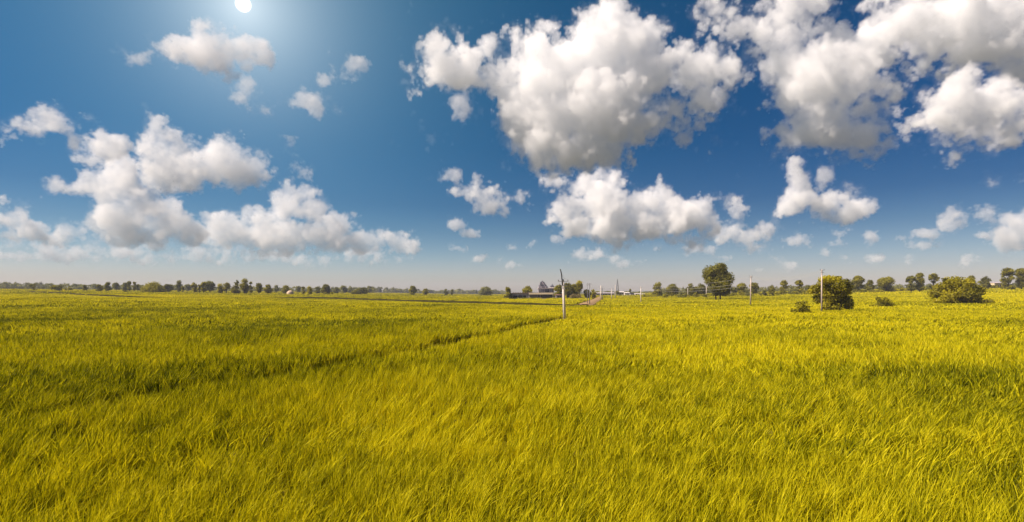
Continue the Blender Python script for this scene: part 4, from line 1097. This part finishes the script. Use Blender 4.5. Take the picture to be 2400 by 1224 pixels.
hut('white_shed', 'small white shed left of the dark hut', 1464.5, 1475.5, 693, 685, 650, WHITE, WHITE, [(-0.2, 1.6, 0, .7, 'door'), (0.5, 1.2, .35, .75, 'window')], group=G5)
hut('dark_hut', 'dark hut among the white sheds', 1478, 1486.5, 694, 686.5, 620, SLATE, SLATE, [(0, 1.5, 0, .75, 'door')], cat='hut', rise=0.4)
hut('white_shed', 'white shed right of the dark hut, behind the plain white pole', 1488.5, 1501, 693, 687.5, 650, WHITE, WHITE, [(-0.4, 1.6, 0, .7, 'door'), (0.3, 1.4, .35, .75, 'window')], group=G5, rise=0.6)
hut('white_shed', 'pale shed right of the plain white pole', 1503.5, 1512, 694, 688.5, 650, CREAM, WHITE, [(0.2, 1.4, 0, .7, 'door')], group=G5, rise=0.5)
hut('white_house', 'far white house seen between two trees near the right edge', 2331, 2348, 668, 661, 520, CREAM, LILAC, [(-0.6, 1.6, .3, .7, 'window'), (0.0, 1.6, .3, .7, 'window'), (0.6, 1.4, 0, .65, 'door')], cat='house', dp=8)
hut('white_house', 'low pale house tucked between hedgerow trees left of the two-trunked tree', 1619, 1636, 694, 686, 520, CREAM, WHITE, [(-0.4, 1.6, .3, .7, 'window'), (0.4, 1.6, 0, .7, 'door')], cat='house')
hut('yard_hut', 'small lilac hut under the trees right of the temple hall', 1303, 1317, 699.5, 690, 368, LILAC, RUST, [(-0.3, 1.0, 0, .8, 'door'), (0.45, 0.9, .3, .75, 'window')], cat='hut', rise=0.5, dp=3)

# hay mound
D = 470; p = spot(680, D); Rm = 8.4 / F * D; Hm = zrow(681, D) - p.z
V = []; Fc = []; nr, na = 7, 20; rr = np.random.default_rng(3)
for i in range(nr + 1):
    q = i / nr * math.pi / 2
    for k in range(na):
        a = 2 * math.pi * k / na; s = 1 + 0.07 * rr.normal()
        V.append((Rm * math.cos(q) * s * math.cos(a), Rm * math.cos(q) * s * math.sin(a), Hm * math.sin(q) * (1 + 0.04 * rr.normal()) - 0.05))
for i in range(nr):
    for k in range(na): Fc.append((i * na + k, i * na + (k + 1) % na, (i + 1) * na + (k + 1) % na, (i + 1) * na + k))
o = mesh_obj('hay_mound', V, Fc, HAY, smooth=True, loc=p); prop(o, 'pinkish straw mound among the trees on the left field edge', 'hay mound')

# raised dirt track
def track():
    pts = [Vector((x, y, tz(x, y))) for x, y in TRACK]
    V = []; Fc = []; prof = [(-3.0, -0.2), (-1.5, 0.60), (-0.6, 0.55), (0.0, 0.63), (0.6, 0.55), (1.5, 0.60), (3.0, -0.2)]
    fine = []
    for a, b in zip(pts[:-1], pts[1:]):
        for k in range(10): fine.append(a.lerp(b, k / 10))
    fine.append(pts[-1])
    for i, q in enumerate(fine):
        t = (fine[min(i + 1, len(fine) - 1)] - fine[max(i - 1, 0)]); t.z = 0; t.normalize(); n = Vector((t.y, -t.x, 0))
        for (a, z) in prof:
            a *= 1 + 0.08 * math.sin(i * 1.7 + a)
            V.append(q + n * a + Vector((0, 0, z + 0.05 * math.sin(i * 2.3 + a * 2))))
    k = len(prof)
    for i in range(len(fine) - 1):
        for j in range(k - 1): Fc.append((i * k + j, i * k + j + 1, (i + 1) * k + j + 1, (i + 1) * k + j))
    prop(mesh_obj('dirt_track', V, Fc, DIRT, smooth=True), kind='structure')
track()

# low earth banks between the paddies
BANKM = rough_mat('dark bank soil', (0.022, 0.020, 0.004), (0.055, 0.046, 0.006), scale=0.8, bump=0.6)
def bank(line, h):
    pts = [Vector((x, y, tz(x, y))) for x, y in line]; fine = []
    for a, b in zip(pts[:-1], pts[1:]):
        k = max(2, int((b - a).length / 2.5))
        fine += [a.lerp(b, j / k) for j in range(k)]
    fine.append(pts[-1]); V = []; Fc = []; q_ = np.random.default_rng(2)
    for i, q in enumerate(fine):
        t = fine[min(i + 1, len(fine) - 1)] - fine[max(i - 1, 0)]; t.z = 0; t.normalize(); n = Vector((-t.y, t.x, 0))
        e = math.sin(math.pi * min(1.0, min(i, len(fine) - 1 - i) / 12 + 0.15) / 2)
        for (a, z) in ((-0.9, -0.2), (-0.45, 0.75), (0.0, 1.0), (0.6, 0.9), (1.3, -0.2)):
            V.append(q + n * (a + 0.1 * q_.normal()) + Vector((0, 0, z * h * e * (1 + 0.10 * q_.normal()))))
    for i in range(len(fine) - 1):
        for j in range(4): Fc.append((i * 5 + j, i * 5 + j + 1, (i + 1) * 5 + j + 1, (i + 1) * 5 + j))
    prop(mesh_obj('field_bank', V, Fc, BANKM, smooth=True), kind='structure')
bank(BUND, 1.02); bank(BUND2, 0.82)

# ------------------------------------------------------------------ haze: one closed box of even air round the scene, below the clouds
def haze():
    m, nt, out = new_mat('haze')
    v = N(nt, 'ShaderNodeVolumePrincipled'); v.inputs['Color'].default_value = HAZE_C; v.inputs['Density'].default_value = HAZE_D
    v.inputs['Anisotropy'].default_value = 0.0
    nt.links.new(v.outputs['Volume'], out.inputs['Volume'])
    o = MB().box(-3200, 3200, -400, 2600, -1.5, 48).build('haze', m); prop(o, kind='stuff')
if HAZE_D > 0: haze()
